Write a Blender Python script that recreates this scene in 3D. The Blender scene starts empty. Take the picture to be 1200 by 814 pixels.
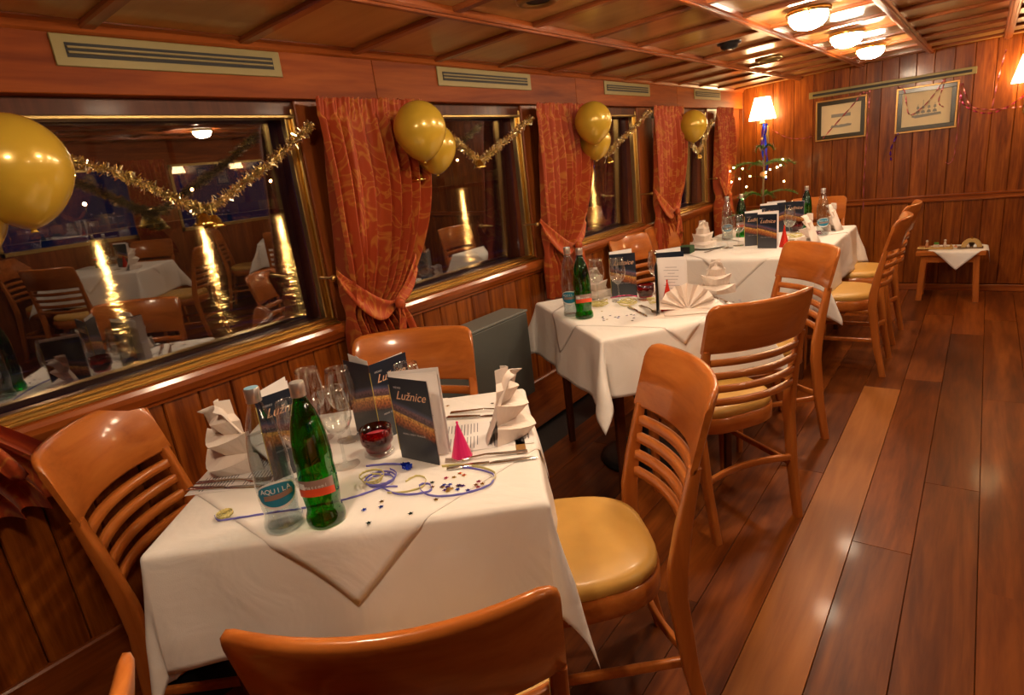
import bpy, math, random
from mathutils import Vector, Matrix
R = math.radians
random.seed(7)
sc = bpy.context.scene
col = sc.collection

# ------------------------------------------------------------------ camera
cd = bpy.data.cameras.new('camera'); cam = bpy.data.objects.new('camera', cd); col.objects.link(cam)
cd.sensor_width = 36.0; cd.sensor_fit = 'HORIZONTAL'; cd.lens = 704.24 / 1200 * 36; cd.clip_start = 0.02; cd.clip_end = 500
CR = Matrix(((0.7948027, -0.07777102, 0.60186405), (0.59558091, 0.29034569, -0.74898782), (-0.11649909, 0.95375628, 0.27708648)))
cam.matrix_world = Matrix.Translation((0, 0, 1.4)) @ CR.to_4x4()
sc.camera = cam
# ------------------------------------------------------------------ world: dusk sky over the river
w = bpy.data.worlds.new('dusk'); sc.world = w; w.use_nodes = True
w.node_tree.nodes['Background'].inputs[0].default_value = (0.2, 0.3, 1.0, 1)
w.node_tree.nodes['Background'].inputs[1].default_value = 0.028
# ------------------------------------------------------------------ exposure
sc.view_settings.view_transform = 'Standard'; sc.view_settings.look = 'None'
sc.view_settings.exposure = 1.55; sc.view_settings.gamma = 1.0
try: sc.view_settings.use_curve_mapping = False
except Exception: pass
LAMP = 50.0          # ceiling lamp glow
SHADE = 9.0          # wall lamp shade glow
WARM = (1.0, 0.76, 0.52)
sc.cycles.max_bounces = 8; sc.cycles.transparent_max_bounces = 24; sc.cycles.sample_clamp_indirect = 6
sc.cycles.caustics_refractive = False

# ------------------------------------------------------------------ room numbers
WX = -1.91; FY = 6.26; RX = 3.1; BY = -2.2
def ceil_z(x): return 1.950 - 0.009 * (x - 0.6) ** 2

# ------------------------------------------------------------------ materials
def nt(name):
    m = bpy.data.materials.new(name); m.use_nodes = True
    return m, m.node_tree.nodes, m.node_tree.links, m.node_tree.nodes['Principled BSDF']
def mat(name, c, rough=0.5, metal=0.0, coat=0.0, bump=0.0, bscale=60, var=0.0, spec=0.5, sheen=0.0, trans=0.0):
    m, n, l, b = nt(name)
    b.inputs['Base Color'].default_value = (*c, 1); b.inputs['Roughness'].default_value = rough
    b.inputs['Metallic'].default_value = metal; b.inputs['Coat Weight'].default_value = coat
    b.inputs['Coat Roughness'].default_value = 0.12
    b.inputs['Specular IOR Level'].default_value = spec
    if sheen: b.inputs['Sheen Weight'].default_value = sheen
    tc = n.new('ShaderNodeTexCoord'); no = n.new('ShaderNodeTexNoise'); no.inputs['Scale'].default_value = bscale
    no.inputs['Detail'].default_value = 4; l.new(tc.outputs['Object'], no.inputs['Vector'])
    v = max(var, 0.03)
    mx = n.new('ShaderNodeMix'); mx.data_type = 'RGBA'
    mx.inputs[6].default_value = (*[k * (1 - v) for k in c], 1); mx.inputs[7].default_value = (*[min(1, k * (1 + v)) for k in c], 1)
    l.new(no.outputs['Fac'], mx.inputs[0]); l.new(mx.outputs[2], b.inputs['Base Color'])
    if bump:
        bp = n.new('ShaderNodeBump'); bp.inputs['Strength'].default_value = bump; bp.inputs['Distance'].default_value = 0.002
        l.new(no.outputs['Fac'], bp.inputs['Height']); l.new(bp.outputs['Normal'], b.inputs['Normal'])
    return m
def wood(name, dark, mid, light, grain='Y', rough=0.3, coat=0.3, scale=1.0, rnd=0.35, streak=1.0, coatr=0.12, spec=0.3):
    """varnished timber: stretched noise grain, shifted and shaded piece by piece"""
    m, n, l, b = nt(name)
    tc = n.new('ShaderNodeTexCoord'); oi = n.new('ShaderNodeObjectInfo')
    ad = n.new('ShaderNodeVectorMath'); ad.operation = 'MULTIPLY_ADD'
    sx = {'X': (1.2, 14, 14), 'Y': (14, 1.2, 14), 'Z': (14, 14, 1.2)}[grain]
    cv = n.new('ShaderNodeCombineXYZ')
    mu = n.new('ShaderNodeMath'); mu.operation = 'MULTIPLY'; mu.inputs[1].default_value = 37.0
    l.new(oi.outputs['Random'], mu.inputs[0])
    for i in range(3): l.new(mu.outputs[0], cv.inputs[i])
    mp = n.new('ShaderNodeMapping'); mp.inputs['Scale'].default_value = [s * scale for s in sx]
    l.new(tc.outputs['Object'], mp.inputs['Vector'])
    ad.operation = 'ADD'; l.new(mp.outputs[0], ad.inputs[0]); l.new(cv.outputs[0], ad.inputs[1])
    n1 = n.new('ShaderNodeTexNoise'); n1.inputs['Scale'].default_value = 1.0; n1.inputs['Detail'].default_value = 5
    n1.inputs['Roughness'].default_value = 0.6; n1.inputs['Distortion'].default_value = 0.7
    l.new(ad.outputs[0], n1.inputs['Vector'])
    n2 = n.new('ShaderNodeTexNoise'); n2.inputs['Scale'].default_value = 4.5; n2.inputs['Detail'].default_value = 4
    l.new(ad.outputs[0], n2.inputs['Vector'])
    s = n.new('ShaderNodeMath'); s.operation = 'MULTIPLY_ADD'; s.inputs[1].default_value = 0.35 * streak
    l.new(n2.outputs['Fac'], s.inputs[0]); l.new(n1.outputs['Fac'], s.inputs[2])
    cr = n.new('ShaderNodeValToRGB'); e = cr.color_ramp.elements
    e[0].position = 0.42; e[0].color = (*dark, 1); e[1].position = 0.92; e[1].color = (*light, 1)
    k = e.new(0.66); k.color = (*mid, 1)
    l.new(s.outputs[0], cr.inputs[0])
    hs = n.new('ShaderNodeHueSaturation')
    mr = n.new('ShaderNodeMapRange'); mr.inputs[3].default_value = 1 - rnd; mr.inputs[4].default_value = 1 + rnd
    l.new(oi.outputs['Random'], mr.inputs[0]); l.new(mr.outputs[0], hs.inputs['Value']); l.new(cr.outputs[0], hs.inputs['Color'])
    l.new(hs.outputs[0], b.inputs['Base Color'])
    b.inputs['Roughness'].default_value = rough; b.inputs['Coat Weight'].default_value = coat; b.inputs['Coat Roughness'].default_value = coatr; b.inputs['Specular IOR Level'].default_value = spec
    bp = n.new('ShaderNodeBump'); bp.inputs['Strength'].default_value = 0.12; bp.inputs['Distance'].default_value = 0.001
    l.new(s.outputs[0], bp.inputs['Height']); l.new(bp.outputs[0], b.inputs['Normal'])
    return m
def glow(name, c, s):
    m = bpy.data.materials.new(name); m.use_nodes = True; n = m.node_tree.nodes; l = m.node_tree.links; n.clear()
    e = n.new('ShaderNodeEmission'); e.inputs[0].default_value = (*c, 1); e.inputs[1].default_value = s
    o = n.new('ShaderNodeOutputMaterial'); l.new(e.outputs[0], o.inputs[0]); return m
def thin_glass(name, tint, f0=0.05, rough=0.0, gain=1.0):
    """thin clear sheet: mirror-like sheen by angle over a tinted see-through body"""
    m = bpy.data.materials.new(name); m.use_nodes = True; n = m.node_tree.nodes; l = m.node_tree.links; n.clear()
    t = n.new('ShaderNodeBsdfTransparent'); t.inputs[0].default_value = (*tint, 1)
    g = n.new('ShaderNodeBsdfGlossy'); g.inputs['Roughness'].default_value = rough; g.inputs[0].default_value = (1, 1, 1, 1)
    fr = n.new('ShaderNodeFresnel'); ge = n.new('ShaderNodeNewGeometry'); mi = n.new('ShaderNodeMix')
    mi.inputs[2].default_value = 1.5; mi.inputs[3].default_value = 1 / 1.5     # same sheen from both sides of the sheet
    l.new(ge.outputs['Backfacing'], mi.inputs[0]); l.new(mi.outputs[0], fr.inputs[0])
    mu = n.new('ShaderNodeMath'); mu.operation = 'MULTIPLY_ADD'; mu.inputs[1].default_value = gain; mu.inputs[2].default_value = f0
    mu.use_clamp = True
    l.new(fr.outputs[0], mu.inputs[0])
    mx = n.new('ShaderNodeMixShader'); l.new(mu.outputs[0], mx.inputs[0]); l.new(t.outputs[0], mx.inputs[1]); l.new(g.outputs[0], mx.inputs[2])
    o = n.new('ShaderNodeOutputMaterial'); l.new(mx.outputs[0], o.inputs[0]); return m
M = {}
M['plank'] = wood('floor_wood', (0.055, 0.010, 0.0015), (0.140, 0.032, 0.004), (0.25, 0.066, 0.009), 'Y', 0.40, 0.05, 0.8, 0.34, coatr=0.10, spec=.2)
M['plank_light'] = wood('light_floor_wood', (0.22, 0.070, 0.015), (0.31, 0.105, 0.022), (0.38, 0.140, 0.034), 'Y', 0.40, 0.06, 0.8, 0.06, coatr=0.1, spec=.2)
M['board'] = wood('wall_board', (0.075, 0.013, 0.0015), (0.185, 0.042, 0.004), (0.33, 0.092, 0.010), 'Z', 0.36, 0.16, 1.5, 0.15, spec=.25)
M['fascia'] = wood('fascia_wood', (0.14, 0.022, 0.002), (0.24, 0.048, 0.005), (0.36, 0.088, 0.010), 'Y', 0.5, 0.0, 0.8, 0.12, spec=.15)
M['trimy'] = wood('trim_wood', (0.15, 0.030, 0.005), (0.26, 0.060, 0.010), (0.36, 0.095, 0.018), 'Y', 0.28, 0.45, 1.2, 0.08)
M['trimx'] = wood('rail_wood', (0.15, 0.030, 0.005), (0.26, 0.060, 0.010), (0.36, 0.095, 0.018), 'X', 0.28, 0.45, 1.2, 0.08)
M['trimz'] = wood('post_wood', (0.12, 0.025, 0.004), (0.21, 0.050, 0.009), (0.30, 0.080, 0.016), 'Z', 0.34, 0.25, 1.2, 0.08)
M['ceil'] = wood('ceiling_veneer', (0.40, 0.20, 0.055), (0.50, 0.27, 0.080), (0.58, 0.33, 0.11), 'X', 0.28, 0.4, 0.5, 0.10, 0.6, 0.08)
M['batten'] = wood('batten_wood', (0.15, 0.035, 0.009), (0.26, 0.070, 0.018), (0.36, 0.11, 0.03), 'X', 0.3, 0.4, 1.5, 0.1)
M['chair'] = wood('chair_beech', (0.34, 0.088, 0.014), (0.45, 0.130, 0.023), (0.53, 0.17, 0.034), 'X', 0.28, 0.5, 1.3, 0.06, 0.7, 0.1)
M['chairz'] = wood('chair_beech_post', (0.34, 0.088, 0.014), (0.45, 0.130, 0.023), (0.53, 0.17, 0.034), 'Z', 0.28, 0.5, 1.3, 0.06, 0.7, 0.1)
M['darkwood'] = wood('dark_stained_wood', (0.045, 0.012, 0.005), (0.08, 0.022, 0.008), (0.12, 0.035, 0.012), 'Z', 0.45, 0.03, 1.0, 0.1, spec=.2)
M['seat'] = mat('mustard_vinyl', (0.56, 0.31, 0.065), 0.45, 0, 0.1, 0.2, 25, 0.08)
M['cloth'] = mat('white_linen', (0.74, 0.69, 0.62), 0.8, 0, 0, 0.25, 350, 0.03, 0.25, 0.1)
def linen(name, c):
    m, n, l, b = nt(name); b.inputs['Base Color'].default_value = (*c, 1); b.inputs['Roughness'].default_value = .8; b.inputs['Specular IOR Level'].default_value = .25
    tc = n.new('ShaderNodeTexCoord'); a = n.new('ShaderNodeTexNoise'); a.inputs['Scale'].default_value = 5; a.inputs['Detail'].default_value = 3; a.inputs['Distortion'].default_value = 1.6
    f = n.new('ShaderNodeTexNoise'); f.inputs['Scale'].default_value = 420
    l.new(tc.outputs['Object'], a.inputs[0]); l.new(tc.outputs['Object'], f.inputs[0])
    w1 = n.new('ShaderNodeMath'); w1.operation = 'MULTIPLY_ADD'; w1.inputs[1].default_value = .03; l.new(f.outputs[0], w1.inputs[0]); l.new(a.outputs[0], w1.inputs[2])
    bp = n.new('ShaderNodeBump'); bp.inputs['Strength'].default_value = .5; bp.inputs['Distance'].default_value = .011; l.new(w1.outputs[0], bp.inputs['Height']); l.new(bp.outputs[0], b.inputs['Normal'])
    return m
M['cloth'] = linen('white_linen', (0.79, 0.75, 0.70))
M['overlay'] = linen('cream_linen', (0.81, 0.77, 0.72))
M['napkin'] = mat('ivory_napkin', (0.80, 0.70, 0.62), 0.75, 0, 0, 0.15, 300, 0.03, 0.3, 0.1)
M['brass'] = mat('brass', (0.62, 0.42, 0.14), 0.28, 1.0, 0, 0.1, 14, 0.15)
M['brassd'] = mat('dull_brass', (0.42, 0.29, 0.11), 0.42, 1.0, 0, 0.1, 14, 0.2)
M['grille'] = mat('olive_gold_paint', (0.23, 0.175, 0.055), 0.45, 0.2, 0, 0, 30, 0.05)
M['black'] = mat('black_slot', (0.008, 0.006, 0.005), 0.6)
M['disc'] = mat('black_iron', (0.012, 0.011, 0.012), 0.4, 0.3)
M['grey'] = mat('grey_paint', (0.085, 0.088, 0.078), 0.5, 0, 0, 0.1, 40, 0.06)
M['greyl'] = mat('light_grey_paint', (0.16, 0.165, 0.145), 0.5)
M['steel'] = mat('polished_steel', (0.72, 0.70, 0.67), 0.16, 1.0)
M['navy'] = mat('navy_card', (0.010, 0.016, 0.032), 0.3, 0, 0.3)
M['paper'] = mat('white_paper', (0.78, 0.74, 0.72), 0.6, 0, 0, 0, 20, 0.02)
M['goldprint'] = mat('rose_gold_print', (0.72, 0.42, 0.26), 0.4)
M['greyprint'] = mat('pale_grey_print', (0.42, 0.40, 0.42), 0.5)
M['ink'] = mat('grey_ink', (0.13, 0.13, 0.16), 0.7)
M['goldcord'] = mat('gold_cord', (0.55, 0.42, 0.10), 0.4, 0.3)
M['lblue'] = mat('lavender_blue_ribbon', (0.16, 0.15, 0.58), 0.45)
M['lyellow'] = mat('pale_yellow_ribbon', (0.66, 0.58, 0.22), 0.5)
M['white'] = mat('white_print', (0.8, 0.8, 0.78), 0.5)
M['labelblue'] = mat('teal_label', (0.02, 0.22, 0.36), 0.4)
M['labelgrey'] = mat('brown_silver_label', (0.36, 0.25, 0.22), 0.35, 0.3)
M['labelred'] = mat('orange_red_label', (0.75, 0.09, 0.03), 0.4)
M['cap'] = mat('silver_cap', (0.72, 0.68, 0.62), 0.3, 0.9)
M['capblue'] = mat('pale_blue_cap_top', (0.22, 0.42, 0.55), 0.4)
M['glass'] = thin_glass('clear_glass', (0.96, 0.97, 0.965), 0.05, 0.0, 1.2)
M['bottle'] = thin_glass('clear_bottle_glass', (0.84, 0.88, 0.89), 0.05, 0.02, 1.2)
M['green'] = thin_glass('green_bottle_glass', (0.02, 0.42, 0.06), 0.03, 0.02, 1.2)
M['water'] = thin_glass('water_body', (0.90, 0.93, 0.94), 0.01, 0.0, 0.6)
M['ruby'] = thin_glass('ruby_glass', (0.42, 0.025, 0.03), 0.03, 0.02, 1.0)
M['wax'] = mat('red_wax', (0.75, 0.05, 0.07), 0.4)
M['pane'] = thin_glass('window_glass', (0.80, 0.80, 0.80), 0.16, 0.0, 1.0)
M['pink'] = mat('shiny_pink_foil', (0.85, 0.03, 0.20), 0.3, 0.3)
M['red'] = mat('shiny_red_foil', (0.70, 0.04, 0.02), 0.25, 0.5)
M['foilblue'] = mat('blue_foil', (0.01, 0.05, 0.60), 0.2, 0.7)
M['foilpurple'] = mat('purple_foil', (0.10, 0.02, 0.30), 0.25, 0.6)
M['foilpink'] = mat('pink_foil', (0.60, 0.05, 0.16), 0.22, 0.7)
M['foilgold'] = mat('gold_foil', (0.72, 0.50, 0.12), 0.2, 1.0)
M['foildark'] = mat('dark_foil', (0.02, 0.05, 0.05), 0.25, 0.6)
M['tinsel'] = mat('champagne_tinsel', (0.97, 0.86, 0.56), 0.15, 1.0)
M['frame'] = mat('dark_green_frame', (0.030, 0.024, 0.010), 0.3, 0, 0.3)
M['framegold'] = mat('gilt_frame', (0.45, 0.24, 0.07), 0.35, 0.6)
M['passe'] = mat('cream_mount', (0.66, 0.55, 0.34), 0.7, 0, 0, 0, 20, 0.05)
M['shipink'] = mat('slate_blue_print', (0.24, 0.24, 0.22), 0.7)
M['needle'] = mat('fir_needles', (0.06, 0.20, 0.02), 0.6, 0, 0, 0, 60, 0.2)
M['bark'] = mat('bark', (0.16, 0.09, 0.045), 0.8)
M['terra'] = mat('terracotta_figure', (0.50, 0.22, 0.10), 0.7)
M['straw'] = mat('straw', (0.48, 0.30, 0.10), 0.8, 0, 0, 0.3, 90, 0.2)
M['figw'] = mat('pale_figure', (0.60, 0.48, 0.38), 0.6)
M['bank'] = mat('dark_river_bank', (0.012, 0.011, 0.010), 0.9)
M['green_felt'] = mat('dark_green_fabric', (0.02, 0.06, 0.015), 0.8)
M['cable'] = mat('mauve_streamer', (0.40, 0.10, 0.12), 0.3, 0.5)
M['domeglow'] = glow('lamp_dome_glow', WARM, LAMP)
M['shadeglow'] = glow('lamp_shade_glow', (1.0, 0.66, 0.30), SHADE)
M['led'] = glow('fairy_light_glow', (1.0, 0.72, 0.28), 30)
M['street'] = glow('street_lamp_glow', (1.0, 0.50, 0.12), 900)
M['coldlight'] = glow('far_white_lamp_glow', (0.9, 0.9, 1.0), 60)

def balloon_mat():
    m, n, l, b = nt('pearl_gold_latex')
    b.inputs['Base Color'].default_value = (0.58, 0.37, 0.035, 1); b.inputs['Metallic'].default_value = 0.15
    b.inputs['Roughness'].default_value = 0.27; b.inputs['Coat Weight'].default_value = 0.6; b.inputs['Coat Roughness'].default_value = 0.06
    return m
M['balloon'] = balloon_mat()
def curtain_mat():
    m, n, l, b = nt('orange_damask')
    tc = n.new('ShaderNodeTexCoord'); mp = n.new('ShaderNodeMapping'); mp.inputs['Scale'].default_value = (4, 11, 7)
    l.new(tc.outputs['Object'], mp.inputs[0])
    no = n.new('ShaderNodeTexNoise'); no.inputs['Scale'].default_value = 1.1; no.inputs['Detail'].default_value = 1.5; no.inputs['Distortion'].default_value = 2.6
    l.new(mp.outputs[0], no.inputs[0])
    cr = n.new('ShaderNodeValToRGB'); e = cr.color_ramp.elements
    e[0].position = 0.50; e[0].color = (0.38, 0.058, 0.014, 1); e[1].position = 0.56; e[1].color = (0.50, 0.17, 0.03, 1)
    k = e.new(0.62); k.color = (0.40, 0.070, 0.016, 1)
    l.new(no.outputs[0], cr.inputs[0]); l.new(cr.outputs[0], b.inputs['Base Color'])
    b.inputs['Roughness'].default_value = 0.55; b.inputs['Sheen Weight'].default_value = 0.05; b.inputs['Specular IOR Level'].default_value = 0.25
    return m
M['curtain'] = curtain_mat()
def printed_cover():
    """navy booklet cover with a flat printed band: river town at night"""
    m, n, l, b = nt('printed_menu_cover')
    tc = n.new('ShaderNodeTexCoord'); sp = n.new('ShaderNodeSeparateXYZ'); l.new(tc.outputs['Object'], sp.inputs[0])
    # z' = z + curve(x)
    cu = n.new('ShaderNodeMath'); cu.operation = 'MULTIPLY_ADD'; cu.inputs[1].default_value = 0.28; l.new(sp.outputs['X'], cu.inputs[0]); l.new(sp.outputs['Z'], cu.inputs[2])
    cr = n.new('ShaderNodeValToRGB'); mr = n.new('ShaderNodeMapRange'); mr.inputs[1].default_value = 0.0; mr.inputs[2].default_value = 0.23
    l.new(cu.outputs[0], mr.inputs[0]); l.new(mr.outputs[0], cr.inputs[0]); e = cr.color_ramp.elements
    cr.color_ramp.interpolation = 'LINEAR'
    e[0].position = 0.0; e[0].color = (0.055, 0.060, 0.070, 1); e[1].position = 1.0; e[1].color = (0.008, 0.014, 0.028, 1)
    for p, c in ((0.38, (0.030, 0.034, 0.045)), (0.42, (0.25, 0.06, 0.02)), (0.50, (0.55, 0.20, 0.05)), (0.545, (0.80, 0.45, 0.10)), (0.56, (0.10, 0.05, 0.06)), (0.62, (0.20, 0.10, 0.13)), (0.65, (0.05, 0.06, 0.12)), (0.69, (0.008, 0.014, 0.028))):
        k = e.new(p); k.color = (*c, 1)
    no = n.new('ShaderNodeTexNoise'); no.inputs['Scale'].default_value = 160; no.inputs['Detail'].default_value = 3; l.new(tc.outputs['Object'], no.inputs[0])
    mx = n.new('ShaderNodeMix'); mx.data_type = 'RGBA'; mx.blend_type = 'MULTIPLY'; mx.inputs[0].default_value = 0.9
    c2 = n.new('ShaderNodeValToRGB'); c2.color_ramp.elements[0].position = 0.38; c2.color_ramp.elements[1].position = 0.6
    c2.color_ramp.elements[0].color = (0.35, 0.30, 0.3, 1)
    l.new(no.outputs[0], c2.inputs[0])
    # noise only inside the band
    bw = n.new('ShaderNodeMapRange'); bw.inputs[1].default_value = 0.66; bw.inputs[2].default_value = 0.60; l.new(mr.outputs[0], bw.inputs[0])
    bw2 = n.new('ShaderNodeMapRange'); bw2.inputs[1].default_value = 0.34; bw2.inputs[2].default_value = 0.40; l.new(mr.outputs[0], bw2.inputs[0])
    pr = n.new('ShaderNodeMath'); pr.operation = 'MULTIPLY'; l.new(bw.outputs[0], pr.inputs[0]); l.new(bw2.outputs[0], pr.inputs[1])
    l.new(pr.outputs[0], mx.inputs[0])
    l.new(cr.outputs[0], mx.inputs[6]); l.new(c2.outputs[0], mx.inputs[7]); l.new(mx.outputs[2], b.inputs['Base Color'])
    b.inputs['Roughness'].default_value = 0.3
    return m
M['cover'] = printed_cover()
def river_mat():
    m, n, l, b = nt('river_water')
    b.inputs['Base Color'].default_value = (0.006, 0.007, 0.008, 1); b.inputs['Roughness'].default_value = 0.12; b.inputs['IOR'].default_value = 1.33
    tc = n.new('ShaderNodeTexCoord'); no = n.new('ShaderNodeTexNoise'); no.inputs['Scale'].default_value = 1.4; no.inputs['Detail'].default_value = 3
    l.new(tc.outputs['Object'], no.inputs[0]); bp = n.new('ShaderNodeBump'); bp.inputs['Strength'].default_value = 0.55; bp.inputs['Distance'].default_value = 0.09
    l.new(no.outputs[0], bp.inputs['Height']); l.new(bp.outputs[0], b.inputs['Normal'])
    return m
M['river'] = river_mat()

# ------------------------------------------------------------------ mesh helpers
class MB:
    def __init__(s): s.v = []; s.f = []; s.m = []; s.sm = []
    def add(s, vs, fs, mi=0, smooth=False, tr=None):
        o = len(s.v)
        s.v += [tuple(tr @ Vector(p)) for p in vs] if tr is not None else [tuple(p) for p in vs]
        s.f += [tuple(i + o for i in f) for f in fs]; s.m += [mi] * len(fs); s.sm += [smooth] * len(fs); return s
    def box(s, x0, x1, y0, y1, z0, z1, mi=0, b=0.0, tr=None):
        if b <= 0:
            v = [(x, y, z) for z in (z0, z1) for y in (y0, y1) for x in (x0, x1)]
            return s.add(v, [(0, 2, 3, 1), (4, 5, 7, 6), (0, 1, 5, 4), (2, 6, 7, 3), (0, 4, 6, 2), (1, 3, 7, 5)], mi, False, tr)
        # 24-vertex chamfered box
        c = ((x0 + x1) / 2, (y0 + y1) / 2, (z0 + z1) / 2); h = ((x1 - x0) / 2, (y1 - y0) / 2, (z1 - z0) / 2)
        b = min(b, h[0] * .9, h[1] * .9, h[2] * .9); V = []; ix = {}
        for sx in (-1, 1):
            for sy in (-1, 1):
                for sz in (-1, 1):
                    for a in range(3):
                        p = [h[0] * sx, h[1] * sy, h[2] * sz]; sg = (sx, sy, sz)
                        for k in range(3):
                            if k != a: p[k] -= sg[k] * b
                        ix[(sx, sy, sz, a)] = len(V); V.append((c[0] + p[0], c[1] + p[1], c[2] + p[2]))
        F = []
        for a in range(3):
            o1, o2 = [k for k in range(3) if k != a]
            for sg in (-1, 1):
                q = []
                for (p1, p2) in ((-1, -1), (1, -1), (1, 1), (-1, 1)):
                    t = [0, 0, 0]; t[a] = sg; t[o1] = p1; t[o2] = p2; q.append(ix[(*t, a)])
                F.append(tuple(q if (sg > 0) ^ (a == 1) else q[::-1]))
        for a in range(3):
            o1, o2 = [k for k in range(3) if k != a]
            for p1 in (-1, 1):
                for p2 in (-1, 1):
                    t = [0, 0, 0]; t[o1] = p1; t[o2] = p2; t[a] = -1; u = list(t); u[a] = 1
                    q = [ix[(*t, o1)], ix[(*u, o1)], ix[(*u, o2)], ix[(*t, o2)]]
                    F.append(tuple(q if (p1 * p2 > 0) ^ (a == 1) else q[::-1]))
        for sx in (-1, 1):
            for sy in (-1, 1):
                for sz in (-1, 1):
                    q = [ix[(sx, sy, sz, k)] for k in range(3)]; F.append(tuple(q if sx * sy * sz > 0 else q[::-1]))
        return s.add(V, F, mi, False, tr)
    def loft(s, rings, mi=0, smooth=True, caps=True, closed=True, tr=None):
        n = len(rings[0]); V = [p for r in rings for p in r]; F = []
        for i in range(len(rings) - 1):
            for j in range(n if closed else n - 1):
                a = i * n + j; b2 = i * n + (j + 1) % n; F.append((a, b2, b2 + n, a + n))
        s.add(V, F, mi, smooth, tr)
        if caps:
            s.add(rings[0], [tuple(range(n))[::-1]], mi, False, tr); s.add(rings[-1], [tuple(range(n))], mi, False, tr)
        return s
    def lathe(s, prof, n=20, mi=0, tr=None, smooth=True):
        V = []; F = []
        for (r, z) in prof:
            for k in range(n): a = 2 * math.pi * k / n; V.append((r * math.cos(a), r * math.sin(a), z))
        for i in range(len(prof) - 1):
            for j in range(n):
                a = i * n + j; b2 = i * n + (j + 1) % n; F.append((a, b2, b2 + n, a + n))
        return s.add(V, F, mi, smooth, tr)
    def tube(s, path, r, n=8, mi=0, smooth=True, flat=None):
        P = [Vector(p) for p in path]; rings = []
        up = Vector((0, 0, 1))
        for i, p in enumerate(P):
            t = (P[min(i + 1, len(P) - 1)] - P[max(i - 1, 0)]).normalized()
            a = t.cross(up)
            if a.length < 1e-3: a = t.cross(Vector((0, 1, 0)))
            a.normalize(); b2 = a.cross(t).normalized()
            rr = r[i] if isinstance(r, (list, tuple)) else r
            fa, fb = flat if flat else (1, 1)
            rings.append([tuple(p + a * (math.cos(2 * math.pi * k / n) * rr * fa) + b2 * (math.sin(2 * math.pi * k / n) * rr * fb)) for k in range(n)])
        return s.loft(rings, mi, smooth)
    def grid(s, fn, nu, nv, mi=0, smooth=True, tr=None):
        V = [fn(i / nu, j / nv) for j in range(nv + 1) for i in range(nu + 1)]
        F = [(j * (nu + 1) + i, j * (nu + 1) + i + 1, (j + 1) * (nu + 1) + i + 1, (j + 1) * (nu + 1) + i) for j in range(nv) for i in range(nu)]
        return s.add(V, F, mi, smooth, tr)
    def sphere(s, c, r, n=12, mi=0, sc=(1, 1, 1), tr=None):
        V = []; F = []; m = n // 2
        for i in range(m + 1):
            t = math.pi * i / m
            for k in range(n):
                a = 2 * math.pi * k / n; V.append((c[0] + r * sc[0] * math.sin(t) * math.cos(a), c[1] + r * sc[1] * math.sin(t) * math.sin(a), c[2] + r * sc[2] * math.cos(t)))
        for i in range(m):
            for k in range(n): F.append((i * n + k, (i + 1) * n + k, (i + 1) * n + (k + 1) % n, i * n + (k + 1) % n))
        return s.add(V, F, mi, True, tr)
    def mesh(s, name, mats):
        me = bpy.data.meshes.new(name); me.from_pydata(s.v, [], s.f)
        for m in (mats if isinstance(mats, (list, tuple)) else [mats]): me.materials.append(M[m] if isinstance(m, str) else m)
        me.polygons.foreach_set('material_index', s.m); me.polygons.foreach_set('use_smooth', s.sm)
        me.validate(); me.update(); return me
    def build(s, name, mats, parent=None, loc=(0, 0, 0), rot=(0, 0, 0)):
        return link(name, s.mesh(name, mats), parent, loc, rot)
def link(name, me, parent=None, loc=(0, 0, 0), rot=(0, 0, 0)):
    o = bpy.data.objects.new(name, me); col.objects.link(o); o.location = loc; o.rotation_euler = rot
    if parent is not None: o.parent = parent
    return o
def tag(o, label=None, cat=None, group=None, kind=None):
    if label: o['label'] = label
    if cat: o['category'] = cat
    if group: o['group'] = group
    if kind: o['kind'] = kind
    return o
def thing(name, label, cat, loc=(0, 0, 0), rz=0.0, group=None):
    o = bpy.data.objects.new(name, None); col.objects.link(o); o.location = loc; o.rotation_euler = (0, 0, rz)
    o.empty_display_size = 0.05
    return tag(o, label, cat, group)
def struct(name, me=None, label=None):
    o = bpy.data.objects.new(name, me); col.objects.link(o); o['kind'] = 'structure'; o['label'] = label or name.replace('_', ' '); return o
KIDS = {}
def dup(root, loc, rz, label, group=None, scale=None):
    def cp(o, par):
        c = o.copy(); col.objects.link(c)
        if par is not None: c.parent = par
        for ch in o.children: cp(ch, c)
        return c
    c = cp(root, None); c.location = loc; c.rotation_euler = (0, 0, rz); c['label'] = label
    if group: c['group'] = group
    if scale: c.scale = scale
    return c
class Proto:
    """first use places the prototype itself, later uses place copies"""
    def __init__(s, make): s.make = make; s.root = None
    def put(s, loc, rz, label, group=None, scale=None):
        if s.root is None:
            s.root = s.make(); s.root.location = loc; s.root.rotation_euler = (0, 0, rz); s.root['label'] = label
            if group: s.root['group'] = group
            if scale: s.root.scale = scale
            return s.root
        c = dup(s.root, loc, rz, label, group, scale)
        if not group and 'group' in c: del c['group']
        return c
def text(body, size, m, parent, loc, rot, name='lettering', shear=0.0, ext=0.0002, align='LEFT', spacing=1.0):
    c = bpy.data.curves.new(name, 'FONT'); c.body = body; c.size = size; c.extrude = ext; c.shear = shear; c.align_x = align; c.space_character = spacing
    c.materials.append(M[m]); c.resolution_u = 3
    t = bpy.data.objects.new(name, c)
    dg = bpy.context.evaluated_depsgraph_get(); me = bpy.data.meshes.new_from_object(t.evaluated_get(dg) if False else t)
    bpy.data.objects.remove(t)
    o = link(name, me, parent, loc, rot)
    return o
def rrect(cx, cy, hx, hy, r, n=3):
    pts = []
    for (sx, sy, a0) in ((1, 1, 0), (-1, 1, 90), (-1, -1, 180), (1, -1, 270)):
        for k in range(n + 1):
            a = R(a0 + 90 * k / n); pts.append((cx + sx * (hx - r) + r * math.cos(a), cy + sy * (hy - r) + r * math.sin(a)))
    return pts

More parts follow.
